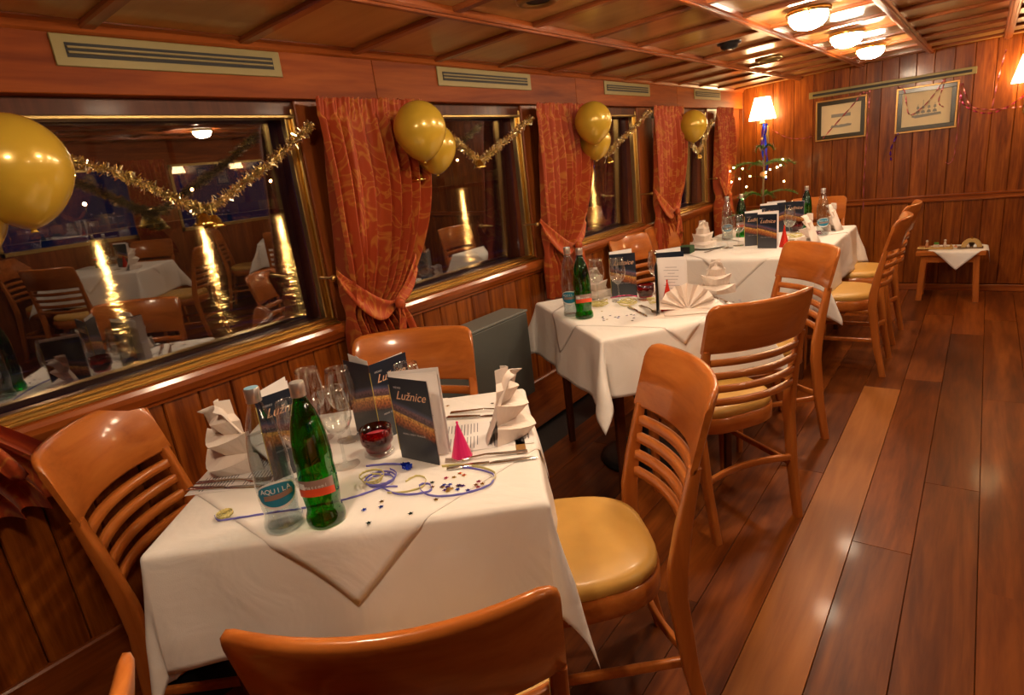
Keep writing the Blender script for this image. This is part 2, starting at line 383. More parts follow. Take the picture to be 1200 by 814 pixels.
# ================================================================== STRUCTURE
# ---- floor: subfloor slab with single planks
fl = struct('floor', MB().box(WX - .05, RX, BY, FY, -0.05, -0.012).mesh('floor', 'disc'), 'wide reddish hardwood plank floor')
PW = 0.1785; k0 = -9
plank_meshes = {}
def plank_mesh(L, light):
    key = (round(L, 2), light)
    if key not in plank_meshes:
        plank_meshes[key] = MB().box(-PW / 2 + .0009, PW / 2 - .0009, -L / 2 + .0009, L / 2 - .0009, -0.012, 0.0, 0, 0.0012).mesh('plank', 'plank_light' if light else 'plank')
    return plank_meshes[key]
rp = random.Random(3)
joints = {-1: [0.2, 2.14, 3.9, 5.4], 0: [0.9, 2.68, 4.9], 1: [0.4, 2.035, 3.7, 5.3], -2: [-.6, 3.72, 5.2], -3: [0.6, 2.6, 4.6]}
k = -9
while True:
    x0 = 0.083 - PW + k * PW + 0.0   # left edge of strip k: k=0 lies between x=-0.095 and 0.083
    if x0 > RX: break
    if x0 + PW > WX - .05:
        ys = joints.get(k) or [BY + rp.uniform(.4, 1.6) + j * rp.uniform(1.5, 1.8) for j in range(6)]
        ys = [BY] + [y for y in sorted(ys) if BY + .2 < y < FY - .2] + [FY]
        for a, b in zip(ys, ys[1:]):
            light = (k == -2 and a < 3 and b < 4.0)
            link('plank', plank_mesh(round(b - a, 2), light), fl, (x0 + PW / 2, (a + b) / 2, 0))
    k += 1

# ---- ceiling: flat veneer panels between battens and long beams, slightly cambered
ce = struct('ceiling', None, 'varnished veneer panel ceiling')
ce_base = MB().grid(lambda u, v: (WX - .05 + (RX - WX + .05) * u, BY + (FY - BY) * v, ceil_z(WX + (RX - WX) * u) + 0.03), 12, 1, 0, True).build('backing', 'batten', ce)
bx = [-1.91, -1.382] + [-0.894 + 0.479 * i for i in range(0, 9)]
by0 = 0.745 - 0.4365 * 7
ys = [by0 + 0.4365 * i for i in range(0, 22)]
ys = [BY] + [y for y in ys if BY + .1 < y < FY - .05] + [FY]
pm = {}
for i in range(len(bx) - 1):
    x0, x1 = bx[i], min(bx[i + 1], RX); xc = (x0 + x1) / 2; zc = ceil_z(xc)
    slope = math.atan2(ceil_z(x1) - ceil_z(x0), x1 - x0)
    for a, b in zip(ys, ys[1:]):
        key = (round(x1 - x0, 2), round(b - a, 2))
        if key not in pm: pm[key] = MB().box(-key[0] / 2, key[0] / 2, -key[1] / 2, key[1] / 2, 0.0, 0.012, 0).mesh('panel', 'ceil')
        link('panel', pm[key], ce, (xc, (a + b) / 2, zc), (0, -slope, 0))
        if b < FY - .01:
            bk = ('b', round(x1 - x0, 2))
            if bk not in pm: pm[bk] = MB().box(-bk[1] / 2 + .02, bk[1] / 2 - .02, -0.020, 0.020, -0.016, 0.004, 0, 0.005).mesh('batten', 'batten')
            link('batten', pm[bk], ce, (xc, b, zc), (0, -slope, 0))
    if i > 0:
        key = 'beam'
        if key not in pm:
            pm[key] = MB().box(-.026, .026, BY, FY, -0.020, 0.012, 0, 0.006).box(-.011, .011, BY, FY, -0.027, -0.018, 0, .003).mesh('beam', 'trimy')
        link('beam', pm[key], ce, (x0, 0, ceil_z(x0)))
# ---- left wall with four windows
wl = struct('wall_left', None, 'mahogany panelled window wall')
MB().box(WX - .20, WX - .03, BY, FY, -0.05, 0.93).build('wall_core', 'board', wl)
MB().box(WX - .20, WX - .045, BY, FY, 1.70, 2.0).build('upper_core', 'fascia', wl)
y = BY; rb = random.Random(5); bm_ = {}
while y < FY - .02:
    wd = rb.choice((0.105, 0.11, 0.12, 0.13)); wd = min(wd, FY - y)
    if wd not in bm_: bm_[wd] = MB().box(-.03, 0.0, -wd / 2 + .0012, wd / 2 - .0012, 0.27, 0.87, 0, 0.004).mesh('board', 'board')
    link('board', bm_[wd], wl, (WX - .005, y + wd / 2, 0)); y += wd
tb = struct('baseboard_left', MB().box(WX - .02, WX + .012, BY, FY, 0, 0.275, 0, .006).mesh('baseboard_left', 'trimy'), 'tall dark baseboard under the windows')
# sill ledge: a nosed wooden shelf, stepped
sl = struct('trim_1', MB().loft([[(WX - .04, yy, .862), (WX + .006, yy, .862), (WX + .010, yy, .872), (WX + .022, yy, .880), (WX + .034, yy, .902), (WX + .036, yy, .918), (WX + .030, yy, .930), (WX + .018, yy, .935), (WX - .04, yy, .935)] for yy in (BY, FY)], 0, False).mesh('trim_1', 'trimy'), 'moulded wooden window ledge')
# fascia boards, separate lengths
fj = [BY, -.9, .45, 1.70, 3.19, 4.66, FY]
for a, b in zip(fj, fj[1:]):
    MB().box(WX - .05, WX + .035, a + .001, b - .001, 1.725, 1.905, 0, .002).build('fascia_board', 'fascia', wl)
struct('trim_2', MB().loft([[(WX - .02, yy, 1.868), (WX + .036, yy, 1.868), (WX + .044, yy, 1.874), (WX + .050, yy, 1.888), (WX + .066, yy, 1.893), (WX + .07, yy, 1.91), (WX - .02, yy, 1.91)] for yy in (BY, FY)], 0, False).mesh('trim_2', 'trimy'), 'crown moulding where window wall meets ceiling')
wins = [(-1.02, 0.05), (0.27, 1.345), (1.60, 2.68), (2.93, 4.03), (4.26, 5.38)]
edges = [BY] + [q for w_ in wins for q in w_] + [FY]
piers = [(edges[i], edges[i + 1]) for i in range(0, len(edges), 2)]
for a, b in piers:
    MB().box(WX - .20, WX + .002, a, b, 0.93, 1.73, 0, .004).build('pier', 'trimz', wl)
MB().box(WX - .20, WX - .012, BY, FY, 1.676, 1.73).build('head', 'darkwood', wl)
for n_, (a, b) in enumerate(wins):
    g = struct('window_%d' % (n_ + 1), None, 'fixed window in a brass frame, night outside')
    # brass rails
    fr = MB()
    fr.box(WX - .05, WX + .026, a, b, .934, .942, 0, .003); fr.box(WX - .05, WX + .004, a, b, .940, .955, 0, .004); fr.box(WX - .05, WX - .012, a, b, .953, .962, 0, .003)
    fr.build('bottom_rail', 'brass', g)
    MB().box(WX - .05, WX - .004, a, b, 1.668, 1.68, 0, .003).build('top_rail', 'brassd', g)
    for s, yy in ((1, a), (-1, b)):
        q = MB(); q.box(WX - .05, WX - .006, min(yy, yy + s * .012), max(yy, yy + s * .012), .93, 1.70, 0, .003)
        q.box(WX - .05, WX - .020, min(yy + s * .012, yy + s * .032), max(yy + s * .012, yy + s * .032), .955, 1.675, 0, .003)
        for zz in (1.02, 1.18, 1.35, 1.52, 1.64): q.sphere((WX - .006, yy + s * .006, zz), .004, 6)
        q.build('side_rail', 'brass', g)
    # each pane sits back in its reveal, a touch off the wall line
    MB().box(-.003, .003, -(b - a) / 2 - .0, (b - a) / 2 + .0, -.39, .385).build('pane', 'pane', g, (WX - .088, (a + b) / 2, 1.31), (0, R(1.5), R(1.2)))
    MB().box(WX - .20, WX - .045, a, b, .925, .948).build('reveal', 'darkwood', g)
# ---- far wall
wf = struct('wall_front', None, 'mahogany board wall at the far end')
MB().box(WX - .12, RX + .1, FY + .02, FY + .12, -.05, 2.05).build('wall_core', 'board', wf)
rb = random.Random(11); seams = [-1.91, -1.87, -1.75, -1.60, -1.42, -1.26, -1.10, -0.98, -.854, -.74, -.62, -.50, -.38, -.25, -.12, .009, .15, .30]
while seams[-1] < RX: seams.append(seams[-1] + rb.uniform(.11, .16))
for a, b in zip(seams, seams[1:]):
    b = min(b, RX)
    for z0, z1 in ((.06, .765), (.80, 1.97)):
        wd = b - a; MB().box(-wd / 2 + .0012, wd / 2 - .0012, 0, .03, z0, z1, 0, .003).build('board', 'board', wf, ((a + b) / 2, FY - .005 + rb.uniform(0, .002), 0))
struct('trim_3', MB().loft([[(xx, FY + .0, .755), (xx, FY - .020, .755), (xx, FY - .026, .765), (xx, FY - .018, .775), (xx, FY - .018, .790), (xx, FY - .030, .798), (xx, FY - .030, .808), (xx, FY, .812)] for xx in (WX, RX)], 0, False).mesh('trim_3', 'trimx'), 'chair rail on the far wall')
struct('baseboard_front', MB().box(WX, RX, FY - .02, FY, 0, .055, 0, .004).mesh('baseboard_front', 'trimx'), 'skirting board of the far wall')
# ---- right wall (seen only in the window glass) and rear wall
wr = struct('wall_right', None, 'panelled window wall on the other side of the saloon')
MB().box(RX, RX + .08, BY, FY, -.05, .93).build('wall_core', 'trimz', wr)
MB().box(RX, RX + .08, BY, FY, 1.66, 2.0).build('upper_core', 'fascia', wr)
rw = [(-1.6, -.3), (0.1, 1.4), (1.8, 3.1), (3.5, 4.8), (5.1, 6.0)]
edges = [BY] + [q for w_ in rw for q in w_] + [FY]
for i in range(0, len(edges), 2): MB().box(RX, RX + .08, edges[i], edges[i + 1], .93, 1.66).build('pier', 'trimz', wr)
for n_, (a, b) in enumerate(rw):
    g = struct('window_%d' % (n_ + 6), None, 'window on the other side of the saloon')
    q = MB(); q.box(RX - .01, RX + .03, a, b, .93, .965); q.box(RX - .01, RX + .03, a, b, 1.635, 1.66); q.box(RX - .01, RX + .03, a, a + .03, .93, 1.66); q.box(RX - .01, RX + .03, b - .03, b, .93, 1.66)
    q.build('window_frame', 'brassd', g); MB().box(RX + .03, RX + .036, a, b, .93, 1.66).build('pane', 'pane', g)
struct('wall_back', MB().box(WX - .12, RX + .1, BY - .1, BY, -.05, 2.05).mesh('wall_back', 'fascia'), 'wooden wall behind the viewpoint')

# ================================================================== OUTSIDE: river, bank, lamps
struct('ground', MB().box(-95, -6, -60, 330, -.55, -.50).mesh('ground', 'river'), 'dark rippled river at night')
bkm = MB()
rr = random.Random(4); yy = -60
while yy < 330:
    h_ = rr.uniform(.3, 1.6); bkm.box(-101, -95, yy, yy + 12, -.6, -.15 + h_ * .4); bkm.box(-108, -101, yy, yy + rr.uniform(6, 11), -.6, 1.2 + h_); bkm.box(-125, -112, yy - 8, yy + 5, -.6, 24 + 4 * h_); yy += 12  # tall rear blocks are added to cover the dusk sky behind the windows
tag(bkm.build('river_bank', 'bank'), 'dark far bank of the river seen through the windows, with a tall rear row added to hide the sky', 'river bank', kind='structure')
def make_street():
    t = thing('street_lamp', '', 'street lamp')
    MB().tube([(0, 0, -.3), (0, 0, 4.6)], .06, 6).build('post', 'bank', t); MB().sphere((0, 0, 4.8), .20, 8).build('bulb', 'street', t); return t
SL = Proto(make_street)
slist = [(48.6, 0, 'street lamp on the far bank behind the left end of the first garland'), (33.3, -.6, 'street lamp on the far bank just right of the big gold balloon'), (62.6, .2, 'street lamp on the far bank near the right side of the large window'),
         (112.4, 1.0, 'street lamp on the far bank, left one in the second window'), (129.8, 1.0, 'street lamp on the far bank, right one in the second window'), (195.6, 2.2, 'street lamp on the far bank in the third window'), (176, 1.5, 'street lamp on the far bank beside the curtain of the third window'), (222, 2.0, 'street lamp on the far bank at the right side of the third window')]
for yy, dz, lb in slist: SL.put((-100, yy, dz), 0, lb)

# ================================================================== FIXTURES ON THE WALLS AND CEILING
def grille(y0, y1, label, slots=4):
    yc = (y0 + y1) / 2; h = (y1 - y0) / 2
    t = thing('air_vent', label, 'vent', (WX + .035, yc, 1.828))
    MB().box(0, .006, -h, h, -.0385, .0385, 0, .002).build('face_plate', 'grille', t)
    q = MB(); q.box(.0062, .0072, -h * .91, h * .91, -.017, .018, 0); q.build('opening', 'black', t)
    for i in range(2):
        z = -.006 + .0125 * i; MB().box(.006, .011, -h * .90, h * .90, z - .002, z + .0035, 0, .001).build('slat', 'grille', t)
grille(.655, 1.30, 'long olive gold air vent above the large front window')
grille(2.05, 2.74, 'olive gold air vent between the first two curtains'); grille(3.52, 4.17, 'olive gold air vent above the third window'); grille(5.0, 5.62, 'small olive air vent at the far end near the corner')
t = thing('air_vent', 'very long olive gold slot vent above the two pictures', 'vent', (-.70, FY - .006, 1.742))
MB().box(-.595, .595, -.008, 0, -.027, .027, 0, .002).build('face_plate', 'grille', t); MB().box(-.565, .565, -.0095, -.0082, -.011, .009).build('slot', 'black', t)

def make_dome():
    t = thing('ceiling_lamp', '', 'ceiling lamp')
    MB().lathe([(0, -.012), (.105, -.012), (.112, -.018), (.112, -.028), (.098, -.034), (.092, -.03)], 28).build('brass_ring', 'brass', t)
    MB().lathe([(.094, -.026), (.097, -.042), (.090, -.064), (.070, -.082), (.036, -.092), (.0, -.095)], 28).build('glass_dome', 'domeglow', t)
    for k in range(3):
        a = R(20 + 120 * k); q = MB(); q.sphere((.116 * math.cos(a), .116 * math.sin(a), -.026), .010, 8); q.sphere((.116 * math.cos(a), .116 * math.sin(a), -.042), .006, 8); q.build('knob', 'brass', t)
    return t
DL = Proto(make_dome)
lampys = [(4.93, 'round brass ceiling lamp farthest down the aisle side, nearest the pictures'), (4.05, 'round brass ceiling lamp, middle one of the three in view'), (3.12, 'round brass ceiling lamp, nearest of the three in view at the top edge'),
          (2.1, 'round brass ceiling lamp over the first gap between tables, out of view above'), (1.25, 'round brass ceiling lamp above the foreground table, mirrored in the large window'), (0.1, 'round brass ceiling lamp right above the viewpoint')]
for yy, lb in lampys: DL.put((-.655, yy, ceil_z(-.655)), .4, lb, None, (.80, .80, 1.0))
for i, yy in enumerate((5.0, 3.2, 1.4)): DL.put((1.74, yy, ceil_z(1.74)), .4, 'round brass ceiling lamp over the other side of the saloon, %s' % ('far end', 'second from the far end', 'third from the far end')[i])
# recessed spot rings
def spot(x, y, label, r=.07):
    t = thing('ceiling_spot', label, 'ceiling fitting', (x, y, ceil_z(x)))
    MB().lathe([(r * .55, -.012), (r * .8, -.020), (r, -.012), (r, 0), (0, 0)], 22).build('ring', 'brassd', t)
    MB().lathe([(r * .56, -.010), (0, -.010)], 22).build('lens', 'black', t)
spot(-1.17, 1.80, 'round recessed ceiling spot at the top edge of the picture'); spot(-1.18, 4.50, 'oval looking recessed brass ceiling ring nearest the far wall', .085)
t = thing('smoke_detector', 'small dark smoke detector on the ceiling', 'detector', (-1.125, 3.53, ceil_z(-1.125)))
MB().lathe([(0, -.035), (.03, -.034), (.042, -.026), (.046, -.012), (.06, -.010), (.062, 0)], 18).build('body', 'disc', t); MB().lathe([(.0, -.04), (.016, -.038), (.02, -.033)], 12).build('sensor', 'steel', t)

def wall_lamp(x, label, ribbonlabel):
    t = thing('wall_lamp', label, 'wall lamp', (x, FY - .12, 1.60))
    MB().lathe([(.118, -.0), (.118, .003), (.066, .19), (.066, .187), (.114, .001)], 28).build('lamp_shade', 'shadeglow', t)
    q = MB(); q.tube([(0, 0, .12), (0, 0, -.20)], .012, 8); q.lathe([(0, -.04), (.026, -.038), (.028, -.03), (.018, -.02), (.013, 0)], 14); q.lathe([(0, -.24), (.02, -.23), (.026, -.2), (.02, -.17), (.012, -.16)], 14)
    q.build('stem', 'brassd', t)
    q = MB(); q.tube([(0, 0, -.12), (0, .05, -.16), (0, .11, -.13)], .009, 8); q.box(-.03, .03, .10, .118, -.22, -.06, 0, .006); q.build('bracket', 'brassd', t)
    q = MB(); q.tube([(-.045, -.06, .015), (-.045, -.06, -.03)], .002, 6); q.build('pull_switch', 'disc', t)
    rb_ = MB()
    for i, (dx, L_, m_) in enumerate(((.02, .36, 0), (.035, .28, 1), (.012, .42, 1), (.045, .5, 0))):
        def fn(u, v, dx=dx, L_=L_, i=i):
            return (dx + (u - .5) * .018 * math.cos(v * 9 + i) + .008 * math.sin(v * 7 + i), -.03 + .008 * math.cos(v * 9 + i) * (u - .5), -.03 - L_ * v)
        rb_.grid(fn, 1, 24, m_)
    o = rb_.build('foil_ribbon', ['foilblue', 'foilpurple'], None, (x, FY - .125, 1.59)); tag(o, ribbonlabel, 'ribbon')
wall_lamp(-1.665, 'glowing wall lamp with cream shade in the far left corner', 'blue and red foil ribbon hanging from the left wall lamp')
wall_lamp(.225, 'glowing wall lamp at the right edge of the picture', 'long blue foil ribbon hanging from the right wall lamp')

def picture(x0, x1, z0, z1, label, kind):
    xc, zc = (x0 + x1) / 2, (z0 + z1) / 2; hx, hz = (x1 - x0) / 2, (z1 - z0) / 2
    t = thing('framed_picture', label, 'picture', (xc, FY - .006, zc))
    q = MB(); o_ = .016
    def ring(h1, h2, wd, y0, y1, mi):
        q.box(-h1, h1, y0, y1, h2 - wd, h2, mi, .002); q.box(-h1, h1, y0, y1, -h2, -h2 + wd, mi, .002)
        q.box(-h1, -h1 + wd, y0, y1, -h2 + wd, h2 - wd, mi, .002); q.box(h1 - wd, h1, y0, y1, -h2 + wd, h2 - wd, mi, .002)
    ring(hx, hz, .013, -.022, 0, 0); q.build('gilt_edge', 'framegold', t); q = MB(); ring(hx - .013, hz - .013, .032, -.018, 0, 0); q.build('frame', 'frame', t)
    MB().box(-hx + .04, hx - .04, -.006, -.002, -hz + .04, hz - .04).build('mount', 'passe', t)
    q = MB()
    if kind == 'plan':
        q.box(-.075, .075, -.008, -.0065, .018, .045); 
        pts = [(-.08, -.065), (-.07, -.045), (-.05, -.050), (-.04, -.040), (-.02, -.050), (0, -.044), (.03, -.046), (.05, -.042), (.085, -.048), (.08, -.062), (0, -.070)]
        q.loft([[(a, -.0065, b) for a, b in pts], [(a, -.008, b) for a, b in pts]], 0, False)
    else:
        hull = [(-.10, -.055), (-.075, -.048), (.10, -.040), (.105, -.058), (-.07, -.070)]
        q.loft([[(a, -.0065, b) for a, b in hull], [(a, -.008, b) for a, b in hull]], 0, False)
        for i, (mx_, hh) in enumerate(((-.055, .045), (-.02, .075), (.02, .07), (.06, .045))):
            q.box(mx_ - .0015, mx_ + .0015, -.008, -.0065, -.05, hh - .01)
            for j in range(2):
                z_ = -.035 + j * .034; w2 = .015 - j * .005
                if z_ + .02 < hh: q.loft([[(mx_ - w2, yy2, z_), (mx_ + w2, yy2, z_), (mx_ + w2 * .7, yy2, z_ + .020), (mx_ - w2 * .7, yy2, z_ + .020)] for yy2 in (-.0065, -.0078)], 0, False)
    q.build('print', 'shipink', t)
picture(-1.235, -.838, 1.345, 1.685, 'framed print with two dark ship side views, left picture', 'plan')
picture(-.628, -.208, 1.334, 1.688, 'framed print of a sailing ship, right picture', 'ship')

# foil streamers on the far wall
def streamer(name, pts, label, m, wdt=.012):
    P = [Vector(p) for p in pts]; q = MB(); V = []; F = []; N = 26
    def at(t):
        t *= len(P) - 1; i = min(int(t), len(P) - 2); f = t - i
        a, b = P[i], P[i + 1]; p0 = P[max(i - 1, 0)]; p3 = P[min(i + 2, len(P) - 1)]
        return 0.5 * ((2 * a) + (b - p0) * f + (2 * p0 - 5 * a + 4 * b - p3) * f * f + (3 * a - p0 - 3 * b + p3) * f ** 3)
    n = N * (len(P) - 1) // 2 + 2
    for i in range(n + 1):
        c = at(i / n); d = (at(min(1, i / n + .01)) - at(max(0, i / n - .01))).normalized(); nn = d.cross(Vector((0, 1, 0)));
        if nn.length < .01: nn = Vector((1, 0, 0))
        nn.normalize(); a = i * .5; s = nn * math.cos(a) + Vector((0, -1, 0)) * math.sin(a)
        V += [c + s * wdt / 2, c - s * wdt / 2]
    F = [(2 * i, 2 * i + 1, 2 * i + 3, 2 * i + 2) for i in range(n)]
    q.add(V, F, 0, True); tag(q.build(name, m), label, 'streamer')
yw = FY - .03
streamer('foil_streamer', [(-1.60, yw, 1.50), (-1.48, yw, 1.42), (-1.36, yw, 1.39), (-1.26, yw, 1.40)], 'thin pink streamer drooping from the left wall lamp to the first picture', 'cable', .009)
streamer('foil_streamer', [(-1.17, yw - .01, 1.37), (-1.05, yw - .01, 1.50), (-.93, yw - .01, 1.63), (-.88, yw - .01, 1.70), (-.83, yw - .01, 1.69)], 'pink streamer lying diagonally across the left picture', 'cable', .012)
streamer('foil_streamer', [(-.82, yw, 1.72), (-.825, yw, 1.45), (-.83, yw, 1.2), (-.835, yw, .95), (-.83, yw, .70)], 'long pink streamer hanging straight down between the pictures', 'cable', .010)
streamer('foil_streamer', [(-.62, yw, 1.70), (-.57, yw - .01, 1.66), (-.53, yw - .01, 1.48), (-.44, yw - .01, 1.52), (-.36, yw - .01, 1.62), (-.30, yw - .01, 1.72)], 'red and grey streamer slung across the sailing ship picture', 'cable', .010)
streamer('foil_streamer', [(-.30, yw - .01, 1.70), (-.335, yw - .01, 1.55), (-.30, yw - .01, 1.50)], 'short dangling end of streamer at the right part of the ship picture', 'cable', .010)
streamer('foil_streamer', [(-.20, yw, 1.60), (-.17, yw, 1.50), (-.08, yw, 1.43), (.02, yw, 1.41), (.12, yw, 1.45), (.20, yw, 1.51)], 'pink streamer drooping from the ship picture to the right wall lamp', 'foilpink', .010)
streamer('foil_streamer', [(-.19, yw, 1.66), (-.13, yw, 1.49), (-.02, yw, 1.44), (.12, yw, 1.43), (.20, yw, 1.43)], 'second pink streamer just above the lower drooping one by the right lamp', 'cable', .010)
streamer('foil_streamer', [(-.20, yw, 1.66), (-.195, yw, 1.35), (-.205, yw, 1.12), (-.23, yw, 1.06), (-.26, yw, 1.07)], 'pale streamer with curled end hanging right of the ship picture', 'cable', .008)
streamer('foil_streamer', [(.06, yw, 1.85), (.03, yw, 1.65), (.01, yw, 1.45)], 'pale pink streamer hanging from the ceiling left of the right lamp', 'cable', .010)
streamer('foil_streamer', [(-.60, yw, 1.34), (-.645, yw, 1.22), (-.64, yw, 1.12)], 'dark tangled streamer end under the left side of the ship picture', 'foilpurple', .014)

# heater casing on the window wall
t = thing('wall_heater', 'grey metal heater casing under the second window', 'heater', (WX + .01, 1.95, 0))
MB().box(0, .15, -.42, .38, .31, .735, 0, .006).build('casing', 'grey', t); MB().box(0, .153, -.423, .383, .735, .747, 0, .003).build('top_cover', 'greyl', t)

# ================================================================== CHAIRS
def back_y(z):   # side profile of the rear posts / back (y towards the rear is negative)
    pts = [(0, -.262), (.2, -.222), (.42, -.195), (.5, -.196), (.6, -.206), (.72, -.228), (.92, -.285)]
    for (a, ya), (b, yb) in zip(pts, pts[1:]):
        if z <= b:
            f = (z - a) / (b - a); return ya + (yb - ya) * f
    return pts[-1][1]
BW = .222
def bow(x): return -.062 * (1 - (x / BW) ** 2)
def back_piece(z0, z1, th, hw, round_top=False, nx=18):
    q = MB(); rings = []
    for i in range(nx + 1):
        s = -1 + 2 * i / nx; s = math.sin(s * math.pi / 2) if round_top else s; x = hw * s
        top = z1; bot = z0
        if round_top:
            e = max(0, (abs(x) - (hw - .032)) / .032); top = z1 - .032 * (1 - math.sqrt(max(0, 1 - e * e))) 
            e2 = abs(s) ** 10
            th_ = th * (1 - .35 * e2)
        else: th_ = th
        r = []
        hz = (top - bot) / 2
        for (dy, dz) in ((-.5, -.92), (-.3, -1), (.3, -1), (.5, -.92), (.5, .0), (.5, .86 if round_top else .92), (.25, .98), (-.25, .98), (-.5, .86 if round_top else .92), (-.5, 0)):
            z = (top + bot) / 2 + dz * hz
            r.append((x, back_y(z) + bow(x) + dy * th_, z))
        rings.append(r)
    q.loft(rings, 0, True); return q
def make_chair():
    t = thing('dining_chair', '', 'chair')
    # seat frame: thick rounded D ring
    def outline(hx, hy, k, off=0):
        pts = []
        for i in range(36):
            a = 2 * math.pi * i / 36; c, s = math.cos(a), math.sin(a)
            ex = 2 / 3.2; x = hx * math.copysign(abs(c) ** ex, c); y = hy * math.copysign(abs(s) ** ex, s)
            x *= 1 - .10 * max(0, -y / hy)
            pts.append((x, y + off))
        return pts
    o1 = outline(.212, .208, 0, .012); q = MB()
    q.loft([[(x * .97, y * .97, .388) for x, y in o1], [(x, y, .394) for x, y in o1], [(x, y, .444) for x, y in o1], [(x * .975, y * .975, .450) for x, y in o1]], 0, True)
    q.build('seat_frame', 'chair', t)
    q = MB(); q.loft([[(x * s, y * s, z) for x, y in o1] for s, z in ((.955, .449), (.975, .458), (.975, .470), (.945, .482), (.86, .489), (.6, .493), (.25, .495))], 0, True); q.build('seat', 'seat', t)
    # backrest panel and slats
    back_piece(.735, .915, .024, .2135, True).build('backrest', 'chair', t)
    for i in range(4):
        z = .530 + i * .0515; back_piece(z, z + .026, .016, .186).build('slat', 'chair', t)
    # rear legs run up to the backrest
    for s in (-1, 1):
        q = MB(); rings = []
        for z in (0, .1, .2, .3, .42, .5, .6, .68, .745):
            hx = .0135; hy = .017 + .006 * min(1, z / .4) - .011 * max(0, (z - .5) / .25); x = s * (.186 + .014 * min(1, z / .45)); yb = back_y(z) + (.0)
            yb += bow(x) * min(1, max(0, (z - .45) / .2))
            rings.append([(px, py, z) for px, py in rrect(x, yb, hx, hy, .006, 2)])
        q.loft(rings, 0, True); q.build('leg', 'chairz', t)
    for s in (-1, 1):
        q = MB(); rings = []
        for z in (0, .15, .3, .395):
            h = .012 + .008 * z / .4; rings.append([(px, py, z) for px, py in rrect(s * (.172 + .008 * z), .165 + .0 * z, h, h, .006, 2)])
        q.loft(rings, 0, True); q.build('leg', 'chairz', t)
    for s in (-1, 1):
        q = MB(); q.loft([[(px, yy, pz) for px, pz in rrect(s * (.180 - .0 * yy), .215, .008, .012, .004, 2)] for yy in (-.215, .160)], 0, True); q.build('stretcher', 'chair', t)
    q = MB(); rings = []
    for i in range(11):
        x = -.18 + .36 * i / 10; yb = .035 * (1 - (x / .18) ** 2)
        rings.append([(x, -.222 + yb + a, .235 + b) for a, b in rrect(0, 0, .008, .013, .004, 2)])
    q.loft(rings, 0, True); q.build('stretcher', 'chair', t)
    return t
CH = Proto(make_chair)
def chair(x, y, deg, label, group=None): return CH.put((x, y, 0), R(deg - 90), label, group)
chair(-.728, .592, 130, 'dining chair in the bottom foreground seen from behind, only its curved back in view')
chair(-.766, 1.120, 222, 'dining chair on the right side of the foreground table, its whole yellow seat in view')
chair(-1.385, 1.130, -57, 'dining chair behind the foreground table, half hidden by the standing menus')
chair(-1.560, .640, 40, 'dining chair on the left between foreground table and window ledge')
chair(-.866, -.184, 220, 'dining chair at the lower left corner with only one rounded back post end in view')
chair(-.794, 2.217, 146, 'dining chair at the middle table nearest the viewer, four slats over the yellow seat')
chair(-.830, 2.905, 224, 'dining chair on the far right side of the middle table, angled towards the window')
chair(-.650, 4.09, 181, 'dining chair on the aisle side of the far table, nearer one')
chair(-.655, 4.76, 178, 'dining chair on the aisle side of the far table, farther one')
chair(-1.08, 5.27, 268, 'dining chair at the far end of the far table, only its back showing')
chair(-1.555, 3.60, -9, 'dining chair against the window wall behind the middle table, left one of two')
chair(-1.53, 4.08, -4, 'dining chair against the window wall beside the far table, right one of two')

# ================================================================== TABLES AND CLOTHS
def make_table(a, b):
    t = thing('dining_table', '', 'table')
    MB().box(-a, a, -b, b, .722, .750, 0, .006).build('tabletop', 'darkwood', t)
    MB().lathe([(.0, .72), (.05, .72), (.032, .68), (.03, .05), (.05, .03)], 20).build('column', 'disc', t)
    MB().lathe([(.05, .032), (.18, .022), (.205, .012), (.21, 0), (0, 0)], 32).build('base_plate', 'disc', t)
    for sx in (-1, 1):
        for sy in (-1, 1):
            q = MB(); q.loft([[(px, py, z) for px, py in rrect(sx * (a - .075), sy * (b - .075), h, h, .005, 2)] for z, h in ((0, .015), (.722, .022))], 0, True); q.build('leg', 'darkwood', t)
    return t
def smooth_drop(d, r=.012):
    """distance travelled past the table edge -> (out, down) round a soft edge"""
    L = r * math.pi / 2
    if d <= 0: return 0, 0
    if d < L: return r * math.sin(d / r), r * (1 - math.cos(d / r))
    return r, r + (d - L)
def cloth_point(s, t, a, b, z0, ph=0, lift=0.0, lean=.10, foldk=.34, skew=.35, amp=1.0):
    dx, dy = max(abs(s) - a, 0), max(abs(t) - b, 0)
    sx, sy = (1 if s >= 0 else -1), (1 if t >= 0 else -1)
    rad = math.hypot(dx, dy)
    if rad <= 0:
        return (s, t, z0 + lift + .0006 * math.sin(s * 31 + ph) * math.sin(t * 27 + ph))
    th = math.atan2(dy, dx); o, dn = smooth_drop(rad)
    fold = lean + foldk * math.sin(2 * th) ** 2 * (0.55 + .45 * min(1, rad / .2))
    # waves along the straight sides
    run = t if dx > dy else s
    wv = amp * (.012 * math.sin(run * 13 + ph + (1.5 if dx > dy else 0)) + .006 * math.sin(run * 29 + 2 * ph)) * min(1, rad / .2) * abs(math.cos(2 * th))
    out = o + (rad - o) * fold + wv; out = max(out, o * .8)
    down = math.sqrt(max(dn * dn - (out - o) ** 2, (dn * .6) ** 2)) if dn > out else dn
    th2 = th + sx * sy * skew * math.sin(2 * th) * min(1, rad / .25)
    ox, oy = out * math.cos(th2), out * math.sin(th2)
    if dx <= 0: ox = 0
    if dy <= 0: oy = 0
    return (sx * (min(abs(s), a) + ox) if dx > 0 else s + (0 if dy > 0 else 0), sy * (min(abs(t), b) + oy) if dy > 0 else t, z0 + lift - down)
